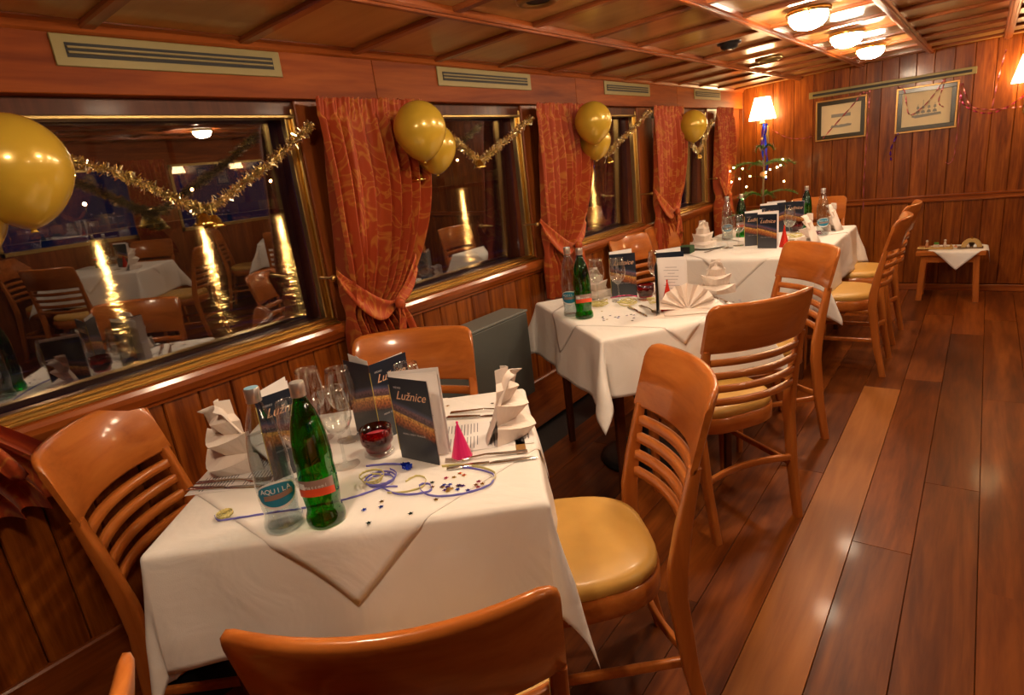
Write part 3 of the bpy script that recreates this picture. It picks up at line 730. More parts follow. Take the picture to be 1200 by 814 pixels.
def tablecloth(x, y, rz, a, b, hx, hy, label, ph=0, z0=.7535, group=None, lean=.10, foldk=.34, skew=.35):
    def axis(L, h, n1, n2):
        v = [-(L + h) + h * i / n2 for i in range(n2)] + [-L + 2 * L * i / n1 for i in range(n1)] + [L + h * i / n2 for i in range(n2 + 1)]
        ex = [-L - .006, -L - .012, -L - .019, L + .006, L + .012, L + .019]
        return sorted(set([round(q, 5) for q in v + ex]))
    S = axis(a, hx, 24, 18); T = axis(b, hy, 22, 18); q = MB()
    V = [cloth_point(s, t, a, b, z0, ph, 0, lean, foldk, skew) for t in T for s in S]
    n = len(S); F = [(j * n + i, j * n + i + 1, (j + 1) * n + i + 1, (j + 1) * n + i) for j in range(len(T) - 1) for i in range(n - 1)]
    q.add(V, F, 0, True)
    o = q.build('tablecloth', 'cloth', None, (x, y, 0), (0, 0, rz))
    md = o.modifiers.new('hem', 'SOLIDIFY'); md.thickness = .0012; md.offset = 1
    tag(o, label, 'tablecloth', group); return o
def topper(x, y, rz, a, b, D, label, ph=0, z0=.7555, dx=0, dy=0, N=44, lean=.10, foldk=.34, skew=.35):
    q = MB()
    def fn(u, v):
        p, r_ = 2 * u - 1, 2 * v - 1
        return cloth_point((p + r_) / 2 * D + dx, (r_ - p) / 2 * D + dy, a + .002, b + .002, z0, ph, .0, lean, foldk, skew)
    q.grid(fn, N, N, 0, True)
    # push the hanging part outwards a touch so that it lies over the cloth below
    q.v = [(vx * (1 + (.0018 / a if abs(vz - z0) > .01 else 0)), vy * (1 + (.0018 / b if abs(vz - z0) > .01 else 0)), vz) for vx, vy, vz in q.v]
    # narrow stitched hem
    o = q.build('table_topper', 'overlay', None, (x, y, 0), (0, 0, rz))
    md = o.modifiers.new('hem', 'SOLIDIFY'); md.thickness = .0012; md.offset = 1
    tag(o, label, 'tablecloth'); return o
T1 = (-1.19, .865, R(40)); A1, B1 = .405, .335
T2 = (-1.225, 2.45, R(-38)); A2, B2 = .41, .335
T3 = (-1.15, 4.30, 0); A3, B3 = .44, .65
tt = make_table(A1 - .008, B1 - .008); tt.location = (T1[0], T1[1], 0); tt.rotation_euler = (0, 0, T1[2]); tt['label'] = 'dark wooden table under the white cloth in the foreground'
dup(tt, (T2[0], T2[1], 0), T2[2], 'dark wooden table with black round foot under the middle white cloth')
tf = make_table(A3 - .008, B3 - .008); tf.location = (T3[0], T3[1], 0); tf['label'] = 'long dark wooden table under the far white cloth'
tablecloth(*T1, A1, B1, .32, .265, 'white tablecloth draped over the foreground table', .4, lean=.07, foldk=.12, skew=.2)
tablecloth(*T2, A2, B2, .245, .27, 'white tablecloth on the middle table with hanging corner folds', 1.3)
tablecloth(*T3, A3, B3, .27, .30, 'long white tablecloth on the far table near the lit branch', 2.2)
def on(T, u, v): c, s = math.cos(T[2]), math.sin(T[2]); return (T[0] + u * c - v * s, T[1] + u * s + v * c)
topper(*T1, A1, B1, .51, 'cream square topper laid cornerwise on the foreground table', .4, lean=.07, foldk=.12, skew=.2)
topper(*T2, A2, B2, .50, 'cream square topper laid cornerwise on the middle table', 1.3)
topper(T3[0], T3[1] - .33, 0, A3, .32, .52, 'cream topper on the near half of the far table, tip hanging over the near edge', 2.2)
topper(T3[0], T3[1] + .34, 0, A3, .31, .50, 'cream topper on the far half of the far table', 2.9, z0=.7575)
ZT = .7575

# ================================================================== TABLEWARE
def bottle_proto(clear):
    t = thing('water_bottle', '', 'bottle')
    prof = [(.030, .003), (.036, .0), (.0395, .003), (.0400, .012), (.0385, .022), (.0350, .032), (.0345, .040), (.0365, .055), (.0380, .072), (.0385, .105), (.0372, .120), (.0365, .128), (.0378, .140), (.0372, .160), (.0345, .190), (.0300, .218), (.0235, .242), (.0165, .260), (.0130, .272), (.0125, .286)]
    q = MB(); q.lathe(prof, 40); q.lathe([(0, .006), (.030, .003)], 40); q.build('glass_body', 'bottle' if clear else 'green', t)
    lvl = .205 if clear else .135
    if clear:
        wp = [(0, .012), (.034, .010), (.0365, .014), (.0330, .034), (.0355, .06), (.0372, .09), (.0368, .105), (.0352, .128), (.0365, .145), (.0350, .17), (.0325, .195), (.0312, lvl), (0, lvl)]
        MB().lathe(wp, 32).build('water', 'water', t)
    q = MB(); q.lathe([(.0148, .276), (.0152, .279), (.0142, .282), (.0148, .285), (.0148, .302), (.0135, .305)], 24, 0); q.lathe([(.0135, .305), (0, .3055)], 24, 1)
    q.build('screw_cap', ['cap', 'capblue' if clear else 'cap'], t)
    # label: curved patch on the lower body, facing local -y
    lb = MB()
    def patch(fz0, fz1, a0, a1, rr_, mi, N=18):
        V = []; F = []
        for i in range(N + 1):
            u = i / N; a = R(-90) + a0 + (a1 - a0) * u
            for z in (fz0(u), fz1(u)): V.append((rr_ * math.cos(a), rr_ * math.sin(a), z))
        F = [(2 * i, 2 * i + 2, 2 * i + 3, 2 * i + 1) for i in range(N)]
        lb.add(V, F, mi, True)
    if clear:
        el = lambda u: math.sqrt(max(0, 1 - (2 * u - 1) ** 2))
        patch(lambda u: .088 - .031 * el(u), lambda u: .088 + .029 * el(u), R(-66), R(66), .0390, 3)
        patch(lambda u: .089 - .026 * el(u), lambda u: .089 + .024 * el(u), R(-62), R(62), .0393, 0)
        patch(lambda u: .078 + .004 * u, lambda u: .089 + .004 * u, R(-40), R(48), .0396, 1)
    else:
        patch(lambda u: .076, lambda u: .107 + .003 * math.sin(u * 3), R(-62), R(62), .0392, 1)
        patch(lambda u: .071 + .004 * math.sin(u * 3.1), lambda u: .086 + .006 * math.sin(u * 3.1), R(-62), R(62), .0395, 2)
        patch(lambda u: .090, lambda u: .103, R(-58), R(-28), .0397, 3)
    L_ = lb.build('label', ['labelblue', 'labelgrey', 'labelred', 'white'], t)
    # lettering bent round the bottle, letter by letter
    word, sz, zz, sp = ('AQUILA', .0150, .0935, R(15)) if clear else ('mattoni', .0105, .0925, R(9.5))
    mts = []
    for i, chh in enumerate(word):
        c = bpy.data.curves.new('letter', 'FONT'); c.body = chh; c.size = sz; c.extrude = .00015; c.align_x = 'CENTER'; c.resolution_u = 2
        tx = bpy.data.objects.new('letter', c); me = bpy.data.meshes.new_from_object(tx); bpy.data.objects.remove(tx)
        a = R(-90) + sp * (i - (len(word) - 1) / 2) + (R(-2) if clear else R(6)); rr_ = .0400
        Mx = Matrix.Translation((rr_ * math.cos(a), rr_ * math.sin(a), zz)) @ Matrix.Rotation(a + R(90), 4, 'Z') @ Matrix.Rotation(R(90), 4, 'X')
        mts.append(([Mx @ v.co for v in me.vertices], [tuple(p.vertices) for p in me.polygons])); bpy.data.meshes.remove(me)
    q = MB()
    for vs, fs in mts: q.add(vs, fs)
    q.build('lettering', 'white' , L_)
    return t
BC = Proto(lambda: bottle_proto(True)); BG = Proto(lambda: bottle_proto(False))
def glass_proto():
    t = thing('wine_glass', '', 'glass')
    prof = [(0, .0015), (.034, .001), (.036, .002), (.034, .0035), (.012, .006), (.0045, .012), (.0036, .03), (.0036, .075), (.006, .084), (.016, .090), (.028, .101), (.0365, .120), (.0385, .140), (.0365, .165), (.0315, .195), (.0302, .205), (.0296, .205), (.0308, .195), (.0357, .165), (.0377, .140), (.0357, .121), (.027, .103), (.014, .093), (0, .091)]
    MB().lathe(prof, 30).build('bowl_and_stem', 'glass', t)
    return t
WG = Proto(glass_proto)
def candle_proto():
    t = thing('candle_holder', '', 'candle holder')
    MB().lathe([(0, .001), (.036, 0), (.039, .003), (.039, .009), (.034, .013)], 30).build('clear_foot', 'glass', t)
    MB().lathe([(.030, .013), (.033, .018), (.034, .028), (.0405, .036), (.0415, .045), (.041, .072), (.0395, .073), (.0385, .046), (.033, .034), (.028, .018), (0, .016)], 30).build('ruby_cup', 'ruby', t)
    MB().lathe([(0, .018), (.027, .018), (.032, .034), (.036, .044), (.036, .050), (0, .050)], 24).build('candle', 'wax', t)
    return t
CN = Proto(candle_proto)
def menu_proto(open_deg=38, script=True):
    """booklet standing upright: spine along z at the origin, front cover along +x, back cover swung back"""
    t = thing('menu_booklet', '', 'menu')
    W_, H_ = .122, .212
    MB().box(0, W_, -.0004, .0004, 0, H_).build('front_cover', 'cover', t)
    a = R(open_deg)
    bc = MB(); bc.box(0, W_, -.0004, .0004, 0, H_); bc.build('back_cover', 'cover', t, (0, .0015, 0), (0, 0, a))
    for i, f in enumerate((.80, .90)):
        p = MB(); p.box(.001, W_ - .002 + .004 * (i > 0), -.0002, .0002, .0015, H_ + .003 + .009 * i); p.build('page', 'paper', t, (0, .001, 0), (0, 0, a * f))
    p = MB(); p.box(.001, W_ - .002, -.0002, .0002, .0015, H_ - .001); p.build('page', 'paper', t, (0, .0009, 0), (0, 0, a * .06))
    pr = MB()
    for k in range(12): wd = .05 + .02 * math.sin(k * 2.3); pr.box(W_ / 2 - wd / 2, W_ / 2 + wd / 2, -.0006, -.0004, H_ - .03 - k * .013, H_ - .0285 - k * .013)
    pr.build('printed_lines', 'ink', t, (0, .001, 0), (0, 0, a * .80))
    text('Lužnice', .031, 'goldprint', t, (.016, -.0006, .158), (R(90), 0, 0), shear=.45)
    text('MENU', .0075, 'greyprint', t, (.014, -.0006, .185), (R(90), 0, 0), spacing=1.2)
    text('MENU CREST PRAGUE', .0062, 'greyprint', t, (.020, -.0006, .066), (R(90), 0, 0), spacing=1.2)
    q = MB(); q.lathe([(.0012, .02), (.0012, H_ - .02)], 6); q.build('cord', 'goldcord', t, (-.001, .0, 0))
    return t
MN = Proto(lambda: menu_proto(34)); MO = Proto(lambda: menu_proto(215)); MW = Proto(lambda: menu_proto(94)); MV = Proto(lambda: menu_proto(88))
def napkin_fan():
    """napkin pleated into an upright fan with a folded foot"""
    t = thing('folded_napkin', '', 'napkin'); q = MB(); NP = 14
    def fn(u, v):
        a = R(-84) + R(168) * u; zig = (1 if int(round(u * NP)) % 2 else -1)
        rr_ = .012 + .088 * v; am = .004 + .012 * v
        return (rr_ * math.sin(a), zig * am + .018 * v * v * 0, .006 + rr_ * math.cos(a) * .98 + .004)
    q.grid(fn, NP, 5, 0, False); q.build('fan', 'napkin', t)
    q = MB()
    def foot(u, v): x = -.085 + .17 * u; return (x, -.055 + .11 * v + .004 * math.sin(x * 40), .003 + .010 * math.sin(v * math.pi) * (1 - (2 * u - 1) ** 2) + .001)
    q.grid(foot, 10, 8, 0, True); q.build('folded_foot', 'napkin', t)
    for o in t.children:
        m_ = o.modifiers.new('sheet', 'SOLIDIFY'); m_.thickness = .0015
    return t
def napkin_tower():
    """napkin pleated like stairs with its spine standing up: stacked winged folds below an upright point"""
    t = thing('folded_napkin', '', 'napkin'); q = MB()
    # zigzag profile in (y,z); wings widen to the bottom
    prof = [(.050, .003, .080), (.070, .026, .078), (.022, .040, .048), (.058, .078, .064), (.014, .086, .034), (.040, .122, .040), (.016, .134, .020), (.018, .168, .018)]
    V = []; F = []; N = 8
    for (y, z, hw) in prof:
        for i in range(N + 1):
            s = -1 + 2 * i / N; V.append((hw * s, y * (1 - .75 * abs(s) ** 1.5) - .012 * abs(s), max(.001, z + (.016 if hw > .055 and z > .01 and z < .1 else -.004) * abs(s) ** 2)))
    for j in range(len(prof) - 1):
        for i in range(N): F.append((j * (N + 1) + i, j * (N + 1) + i + 1, (j + 1) * (N + 1) + i + 1, (j + 1) * (N + 1) + i))
    q.add(V, F, 0, False)
    q.build('pleated_front', 'napkin', t)
    q = MB(); prof2 = [(-.050, .002, .078), (-.030, .05, .060), (-.014, .10, .042), (.006, .150, .028), (.022, .162, .024)]
    V = []; F = []
    for (y, z, hw) in prof2:
        for i in range(N + 1):
            s = -1 + 2 * i / N; V.append((hw * s, y + .022 * s * s, z - .006 * abs(s)))
    for j in range(len(prof2) - 1):
        for i in range(N): F.append((j * (N + 1) + i, j * (N + 1) + i + 1, (j + 1) * (N + 1) + i + 1, (j + 1) * (N + 1) + i))
    q.add(V, F, 0, True); q.build('sloping_back', 'napkin', t)
    for o in t.children:
        m_ = o.modifiers.new('sheet', 'SOLIDIFY'); m_.thickness = .0015
    return t
NF = Proto(napkin_fan); NTW = Proto(napkin_tower)
def knife_proto():
    t = thing('table_knife', '', 'cutlery')
    MB().loft([[(x, y * .5, z) for y, z in ((-w_, 0.001), (w_, 0.001), (w_, .001 + h_), (-w_, .001 + h_))] for x, w_, h_ in ((-.105, .012, .003), (-.10, .015, .005), (-.03, .011, .005), (-.005, .009, .0045))], 0, True).build('handle', 'steel', t)
    MB().loft([[(x, y0, .001), (x, y1, .001), (x, y1, .0022), (x, y0, .0026)] for x, y0, y1 in ((-.005, -.0045, .0045), (.01, -.0055, .009), (.07, -.0055, .0095), (.095, -.005, .006), (.108, -.004, -.002))], 0, True).build('blade', 'steel', t)
    return t
def fork_proto():
    t = thing('table_fork', '', 'cutlery')
    MB().loft([[(x, -w_, z), (x, w_, z), (x, w_, z + .0025), (x, -w_, z + .0025)] for x, w_, z in ((-.10, .008, .001), (-.06, .0065, .003), (0, .0032, .007), (.035, .0035, .004), (.045, .009, .003), (.058, .0115, .002))], 0, True).build('handle', 'steel', t)
    for k in range(4):
        y = -.0093 + k * .0062; MB().loft([[(x, y - .0016, z), (x, y + .0016, z), (x, y + .0012, z + .002), (x, y - .0012, z + .002)] for x, z in ((.055, .002), (.075, .0015), (.098, .005))], 0, True).build('tine', 'steel', t)
    return t
KN = Proto(knife_proto); FK = Proto(fork_proto)
def hat_proto(m='red'):
    t = thing('party_cone', '', 'party hat'); q = MB()
    q.lathe([(.026, 0), (.0135, .045), (.0015, .088)], 14, 0, None, False); q.build('cone', m, t); MB().sphere((0, 0, .089), .0035, 8).build('tip', m, t); return t
HR = Proto(lambda: hat_proto('red')); HP = Proto(lambda: hat_proto('pink'))
def flatsheet(name, T, x, y, deg, hx, hy, label, m, z, lines=None, cat='paper'):
    t = thing(name, label, cat, (x, y, z), R(deg)); MB().box(-hx, hx, -hy, hy, 0, .0006).build('sheet', m, t)
    if lines:
        q = MB(); rr_ = random.Random(2)
        for c in range(2):
            for k in range(26):
                yy = hy * .9 - k * hy * 1.8 / 26
                if abs(yy) < .012: continue
                x0 = -hx * .9 + c * hx * .95; q.box(x0, x0 + hx * rr_.uniform(.55, .82), yy, yy + .0020, .0006, .0009)
        q.build('printed_text', 'ink', t)
    return t

def P(x, y, z=ZT): return (x, y, z)
# ---- foreground table
BC.put(P(-1.097, .548), R(36 + 26), 'clear glass water bottle with teal label on the foreground table')
BG.put(P(-1.030, .604), R(36 + 6), 'green glass water bottle with orange red label on the foreground table')
for x, y, lb in ((-1.200, .785, 'wine glass right behind the green bottle on the foreground table'), (-1.32, .895, 'wine glass left of the red candle holder on the foreground table'), (-1.225, .690, 'wine glass just behind the clear bottle on the foreground table'),
                 (-1.405, .86, 'wine glass at the back beside the leaning menu on the foreground table'), (-1.150, .985, 'wine glass between the two dark menus on the foreground table')):
    WG.put(P(x, y), 0, lb)
CN.put(P(-1.168, .868), 0, 'ruby glass candle holder on a clear foot on the foreground table')
MN.put(P(-1.096, .878), R(4), 'standing menu with script title facing the viewer on the foreground table')
MV.put(P(-1.222, .925), R(86), 'dark menu standing wide open with gold cord behind the candle holder')
MN.put(P(-1.300, .650), R(82), 'dark menu standing behind the clear bottle by the window ledge')
NTW.put(P(-1.475, .655), R(195), 'stepped ivory napkin at the left place of the foreground table', scale=(1.1, 1.2, 1.12))
NTW.put(P(-.93, 1.10), R(-72), 'tall ivory napkin at the right rear place of the foreground table', scale=(1.05, 1.1, 1.08))
flatsheet('printed_placemat', T1, -.985, 1.065, 40 - 90, .088, .125, 'printed paper menu sheet under the napkin on the right of the foreground table', 'paper', ZT, True)
flatsheet('printed_placemat', T1, -1.42, .645, 40 - 90, .088, .115, 'printed paper menu sheet under the left napkin of the foreground table', 'paper', ZT, True)
t = flatsheet('folded_card', T1, -.905, 1.110, 40, .012, .125, 'narrow brown card lying along the right edge of the foreground table', 'framegold', ZT)
KN.put(P(-.862, .945), R(40), 'table knife on the right front edge of the foreground table')
FK.put(P(-.895, .965), R(220), 'fork lying above the knife on the right of the foreground table')
KN.put(P(-1.065, 1.155), R(28), 'table knife behind the printed sheet on the foreground table')
FK.put(P(-1.085, 1.19), R(30), 'fork behind the printed sheet on the foreground table')
KN.put(P(-1.385, .575), R(30), 'table knife on the left edge of the foreground table')
FK.put(P(-1.40, .602), R(30), 'fork on the left edge of the foreground table')
HP.put(P(-.955, .945), 0, 'pink foil party cone behind the front menu on the foreground table')
# coiled paper streamers
def ribbon(pts, w_, label, mats, closed=False, n=None, stand=True, z=ZT):
    """paper ribbon standing on edge along a smooth ground path"""
    Pp = [Vector((*p[:2], p[2] if len(p) > 2 else 0)) for p in pts]; n = n or 12 * (len(Pp) - 1); V = []
    for i in range(n + 1):
        tt_ = i / n * (len(Pp) - 1); k = min(int(tt_), len(Pp) - 2); f = tt_ - k
        a, b = Pp[k], Pp[k + 1]; p0 = Pp[max(k - 1, 0)]; p3 = Pp[min(k + 2, len(Pp) - 1)]
        c = 0.5 * ((2 * a) + (b - p0) * f + (2 * p0 - 5 * a + 4 * b - p3) * f * f + (3 * a - p0 - 3 * b + p3) * f ** 3)
        V += [(c.x, c.y, z + max(c.z, 0) + .0008), (c.x + .0015 * math.sin(i), c.y, z + max(c.z, 0) + w_)]
    q = MB(); q.add(V, [(2 * i, 2 * i + 2, 2 * i + 3, 2 * i + 1) for i in range(n)], 0, True)
    o = q.build('paper_streamer', mats); md = o.modifiers.new('sheet', 'SOLIDIFY'); md.thickness = .0006
    tag(o, label, 'streamer'); return o
def coil(cx, cy, r0, r1, turns, ph=0, zr=0):
    return [(cx + (r0 + (r1 - r0) * i / (turns * 8)) * math.cos(ph + i * math.pi / 4), cy + (r0 + (r1 - r0) * i / (turns * 8)) * math.sin(ph + i * math.pi / 4), zr * i / (turns * 8)) for i in range(int(turns * 8) + 1)]
ribbon(coil(-1.265, .507, .006, .020, 3), .007, 'small rolled pale yellow paper streamer at the left of the foreground table', 'lyellow')
ribbon([(-1.28, .49), (-1.25, .485), (-1.215, .515), (-1.16, .565), (-1.12, .60), (-1.07, .655), (-1.04, .70), (-1.02, .745), (-.99, .765)], .0055, 'lavender blue streamer running left from the roll behind the two bottles', 'lblue')
ribbon([(-1.14, .80), (-1.10, .83), (-1.06, .845), (-1.035, .842)] , .006, 'lavender blue streamer arc below the ruby candle holder', 'lblue')
ribbon(coil(-1.045, .765, .030, .038, 2.2, 1, .012), .006, 'lavender blue streamer curled into loops in front of the candle holder', 'lblue')
ribbon(coil(-1.06, .755, .018, .030, 2.4, 2.4, .02), .006, 'pale yellow streamer curled inside the blue loops', 'lyellow')
ribbon([(-.99, .735), (-.955, .755), (-.935, .79), (-.955, .82), (-.985, .82), (-.99, .79)], .0055, 'pale yellow streamer loop between the coils and the star confetti', 'lyellow')
ribbon([(-1.02, .745), (-.97, .74), (-.93, .755), (-.905, .785), (-.93, .805), (-.945, .79), (-.91, .77), (-.87, .775), (-.825, .81), (-.80, .86), (-.82, .90), (-.87, .905), (-.92, .895)], .006, 'lavender and yellow streamer making the big loop round the star confetti', 'lblue')
ribbon([(-.80, .862), (-.818, .905), (-.87, .915), (-.93, .90), (-.96, .88)], .007, 'pale yellow end of streamer curving past the fork', 'lyellow')
q = MB(); rr_ = random.Random(8)
for i in range(26): a = rr_.uniform(0, 6.28); q.box(-.004, .004, -.0004, .0004, 0, .014, 0, 0, Matrix.Translation((rr_.uniform(-.008, .008), rr_.uniform(-.006, .006), rr_.uniform(0, .004))) @ Matrix.Rotation(a, 4, 'Z') @ Matrix.Rotation(rr_.uniform(-.6, .6), 4, 'X'))
tag(q.build('foil_tuft', 'foilblue', None, P(-1.035, .838)), 'small shiny blue foil tuft beside the ruby candle holder', 'decoration')
# star confetti
def star_mesh(m):
    pts = []
    for i in range(10): a = math.pi * i / 5; r_ = .0066 if i % 2 == 0 else .0031; pts.append((r_ * math.cos(a), r_ * math.sin(a)))
    return MB().loft([[(x, y, 0) for x, y in pts], [(x, y, .0005) for x, y in pts]], 0, False).mesh('confetti_star', m)
stars = {c: star_mesh(m) for c, m in (('gold', 'foilgold'), ('blue', 'foilblue'), ('dark', 'foildark'), ('red', 'foilpink'), ('purple', 'foilpurple'))}
def scatter(pts, where):
    for i, (x, y, c) in enumerate(pts):
        o = link('confetti_star', stars[c], None, (x, y, ZT + .0012 + .0002 * (i % 3)), (0, 0, i * 1.3))
        tag(o, '%s foil confetti star %s' % (c, where), 'confetti', '%s stars %s' % (c, where))
rr_ = random.Random(21); pts = []
for i in range(16): pts.append((-.875 + rr_.gauss(0, .012), .815 + rr_.gauss(0, .012), rr_.choice(('blue', 'dark', 'gold', 'purple', 'gold'))))
pts += [(-.90, .855, 'gold'), (-.885, .872, 'gold'), (-.90, .875, 'gold'), (-.915, .845, 'red'), (-.93, .815, 'dark'), (-.835, .865, 'red'), (-.82, .86, 'gold'), (-.83, .85, 'gold'), (-.832, .825, 'blue'), (-.82, .845, 'red'), (-.915, .80, 'gold'), (-.87, .765, 'gold')]
scatter(pts, 'inside the streamer loop on the foreground table')
scatter([(-.935, .635, 'dark'), (-.88, .70, 'dark'), (-.975, .705, 'gold'), (-.96, .69, 'blue'), (-1.06, .80, 'dark'), (-1.09, .80, 'gold'), (-1.10, .782, 'gold'), (-.985, .665, 'blue')], 'lying loose in front of the streamers on the foreground table')
scatter([(-1.10, 1.245, 'dark'), (-1.075, 1.26, 'dark'), (-1.02, 1.30, 'dark'), (-1.22, 1.18, 'gold')], 'near the rear edge of the foreground table')

# ---- middle table
BC.put(P(-1.425, 2.235), R(20), 'clear glass water bottle behind the green one on the middle table')
BG.put(P(-1.345, 2.205), R(40), 'green glass water bottle on the middle table')
WG.put(P(-1.335, 2.515), 0, 'wine glass in front of the dark menu on the middle table'); WG.put(P(-1.44, 2.50), 0, 'wine glass left of the dark menu beside the napkin on the middle table'); WG.put(P(-1.225, 2.70), 0, 'wine glass behind the candle holder on the middle table')
CN.put(P(-1.222, 2.565), 0, 'ruby glass candle holder at the centre of the middle table')
MN.put(P(-1.405, 2.575), R(26), 'dark menu standing behind a wine glass on the middle table')
MW.put(P(-1.085, 2.40), R(-70), 'white menu page open towards the viewer on the middle table')
MN.put(P(-1.175, 2.60), R(20), 'dark menu right behind the white menu page on the middle table')
NF.put(P(-.945, 2.375), R(25), 'ivory fan napkin nearest the viewer on the middle table', scale=(1.15, 1.1, 1.1)); NTW.put(P(-.945, 2.73), R(-160), 'stepped ivory napkin behind the fan napkin on the middle table', scale=(1.05, 1.05, .95)); NTW.put(P(-1.50, 2.58), R(-150), 'stepped ivory napkin behind the bottles on the middle table', scale=(1, 1, .9))
HR.put(P(-1.035, 2.385), 0, 'red foil party cone leaning at the white menu page on the middle table', scale=(1.2, 1.2, 1.45))
KN.put(P(-1.155, 2.335), R(-42), 'table knife beside the fan napkin on the middle table'); FK.put(P(-1.12, 2.375), R(-42), 'fork beside the fan napkin on the middle table')
KN.put(P(-.90, 2.62), R(130), 'table knife at the aisle side place of the middle table')
flatsheet('printed_placemat', T2, -.965, 2.37, 25, .12, .085, 'pinkish paper sheet under the fan napkin on the middle table', 'napkin', ZT)
rr_ = random.Random(31)
def tangle(cx, cy, r, n, label, m, seed, w_=.006):
    rg = random.Random(seed); pts = []; a = rg.uniform(0, 6)
    for i in range(n):
        a += rg.uniform(.7, 1.5); rad = r * rg.uniform(.25, 1); pts.append((cx + rad * math.cos(a) * 1.3, cy + rad * math.sin(a), rg.uniform(0, .022)))
    ribbon(pts, w_, label, m)
tangle(-1.385, 2.40, .055, 26, 'tangle of pale yellow paper streamer left of the glass on the middle table', 'lyellow', 1); tangle(-1.255, 2.45, .045, 22, 'tangle of pale yellow paper streamer below the candle holder on the middle table', 'lyellow', 2); tangle(-1.14, 2.50, .035, 14, 'tangle of pale yellow streamer next to the white menu page on the middle table', 'lyellow', 3)
ribbon([(-1.34, 2.44, .03), (-1.30, 2.46, .035), (-1.27, 2.50, .03), (-1.24, 2.52, .02)], .005, 'pink streamer reaching the candle holder on the middle table', 'foilpink')
scatter([(-1.22 + rr_.gauss(0, .06), 2.22 + rr_.gauss(0, .05), rr_.choice(('dark', 'gold', 'dark', 'blue'))) for i in range(16)], 'scattered on the middle table before the streamers')
scatter([(-.815, 2.56, 'dark'), (-.79, 2.575, 'dark'), (-.80, 2.60, 'blue')], 'by the aisle side of the middle table')

# ---- far table
BC.put(P(-1.435, 4.40), R(20), 'clear glass water bottle at the window side of the far table'); BG.put(P(-1.375, 4.53), R(20), 'green glass water bottle at the window side of the far table')
BG.put(P(-1.005, 4.83), R(20), 'green glass water bottle at the aisle side of the far table'); BC.put(P(-.835, 4.50), R(20), 'clear glass water bottle at the aisle side of the far table')
for x, y, lb in ((-1.31, 4.02, 'wine glass nearest the window napkin on the far table'), (-1.27, 4.12, 'second wine glass beside the blue menus on the far table'), (-1.21, 4.18, 'third wine glass directly left of the blue menus on the far table'), (-.995, 4.30, 'wine glass right of the white menu page on the far table'), (-1.12, 4.85, 'wine glass behind the open menu on the far table')): WG.put(P(x, y), 0, lb)
MN.put(P(-1.22, 4.09), R(18), 'blue menu left of the front menu on the far table'); MN.put(P(-1.115, 4.00), R(-8), 'front menu with white page on the far table', scale=(1.0, 1, 1.0)); MN.put(P(-1.25, 4.55), R(10), 'blue menu in the second row on the far table')
MO.put(P(-1.12, 4.72), R(0), 'dark menu standing wide open at the back of the far table')
HR.put(P(-.965, 4.04), 0, 'red foil party cone by the white menu page on the far table')
NTW.put(P(-1.49, 4.06), R(-150), 'stepped white napkin on a plate at the window corner of the far table'); NTW.put(P(-.835, 4.14), R(90), 'stepped ivory napkin at the near aisle side of the far table'); NTW.put(P(-.80, 4.70), R(90), 'stepped ivory napkin at the far aisle side of the far table')
t = thing('dinner_plate', 'white plate rim under the window side napkin of the far table', 'plate', P(-1.46, 4.06)); MB().lathe([(0, .002), (.07, .002), (.085, .006), (.125, .016), (.125, .018), (.083, .010), (0, .006)], 30).build('plate', 'white', t)
CN.put(P(-1.03, 4.66), 0, 'ruby glass candle holder beside the green bottle on the far table')
tangle(-.98, 4.42, .06, 26, 'tangle of pale yellow streamer at the middle of the far table', 'lyellow', 4); tangle(-.90, 4.52, .05, 20, 'tangle of pink streamer at the middle of the far table', 'foilpink', 5)
KN.put(P(-.90, 4.22), R(70), 'table knife beside the near aisle side napkin of the far table'); FK.put(P(-1.36, 3.95), R(60), 'fork beside the plate on the far table')
t = thing('dark_box', 'small dark green box beside the window corner of the far table', 'box', (-1.73, 3.98, .61)); MB().box(-.07, .07, -.07, .07, 0, .14, 0, .01).build('body', 'green_felt', t); MB().box(-.065, .065, -.0715, -.07, .01, .13).build('front_cloth', 'disc', t)
t.location = (-1.53, 3.86, .7575)
t.scale = (.6, .6, .35)

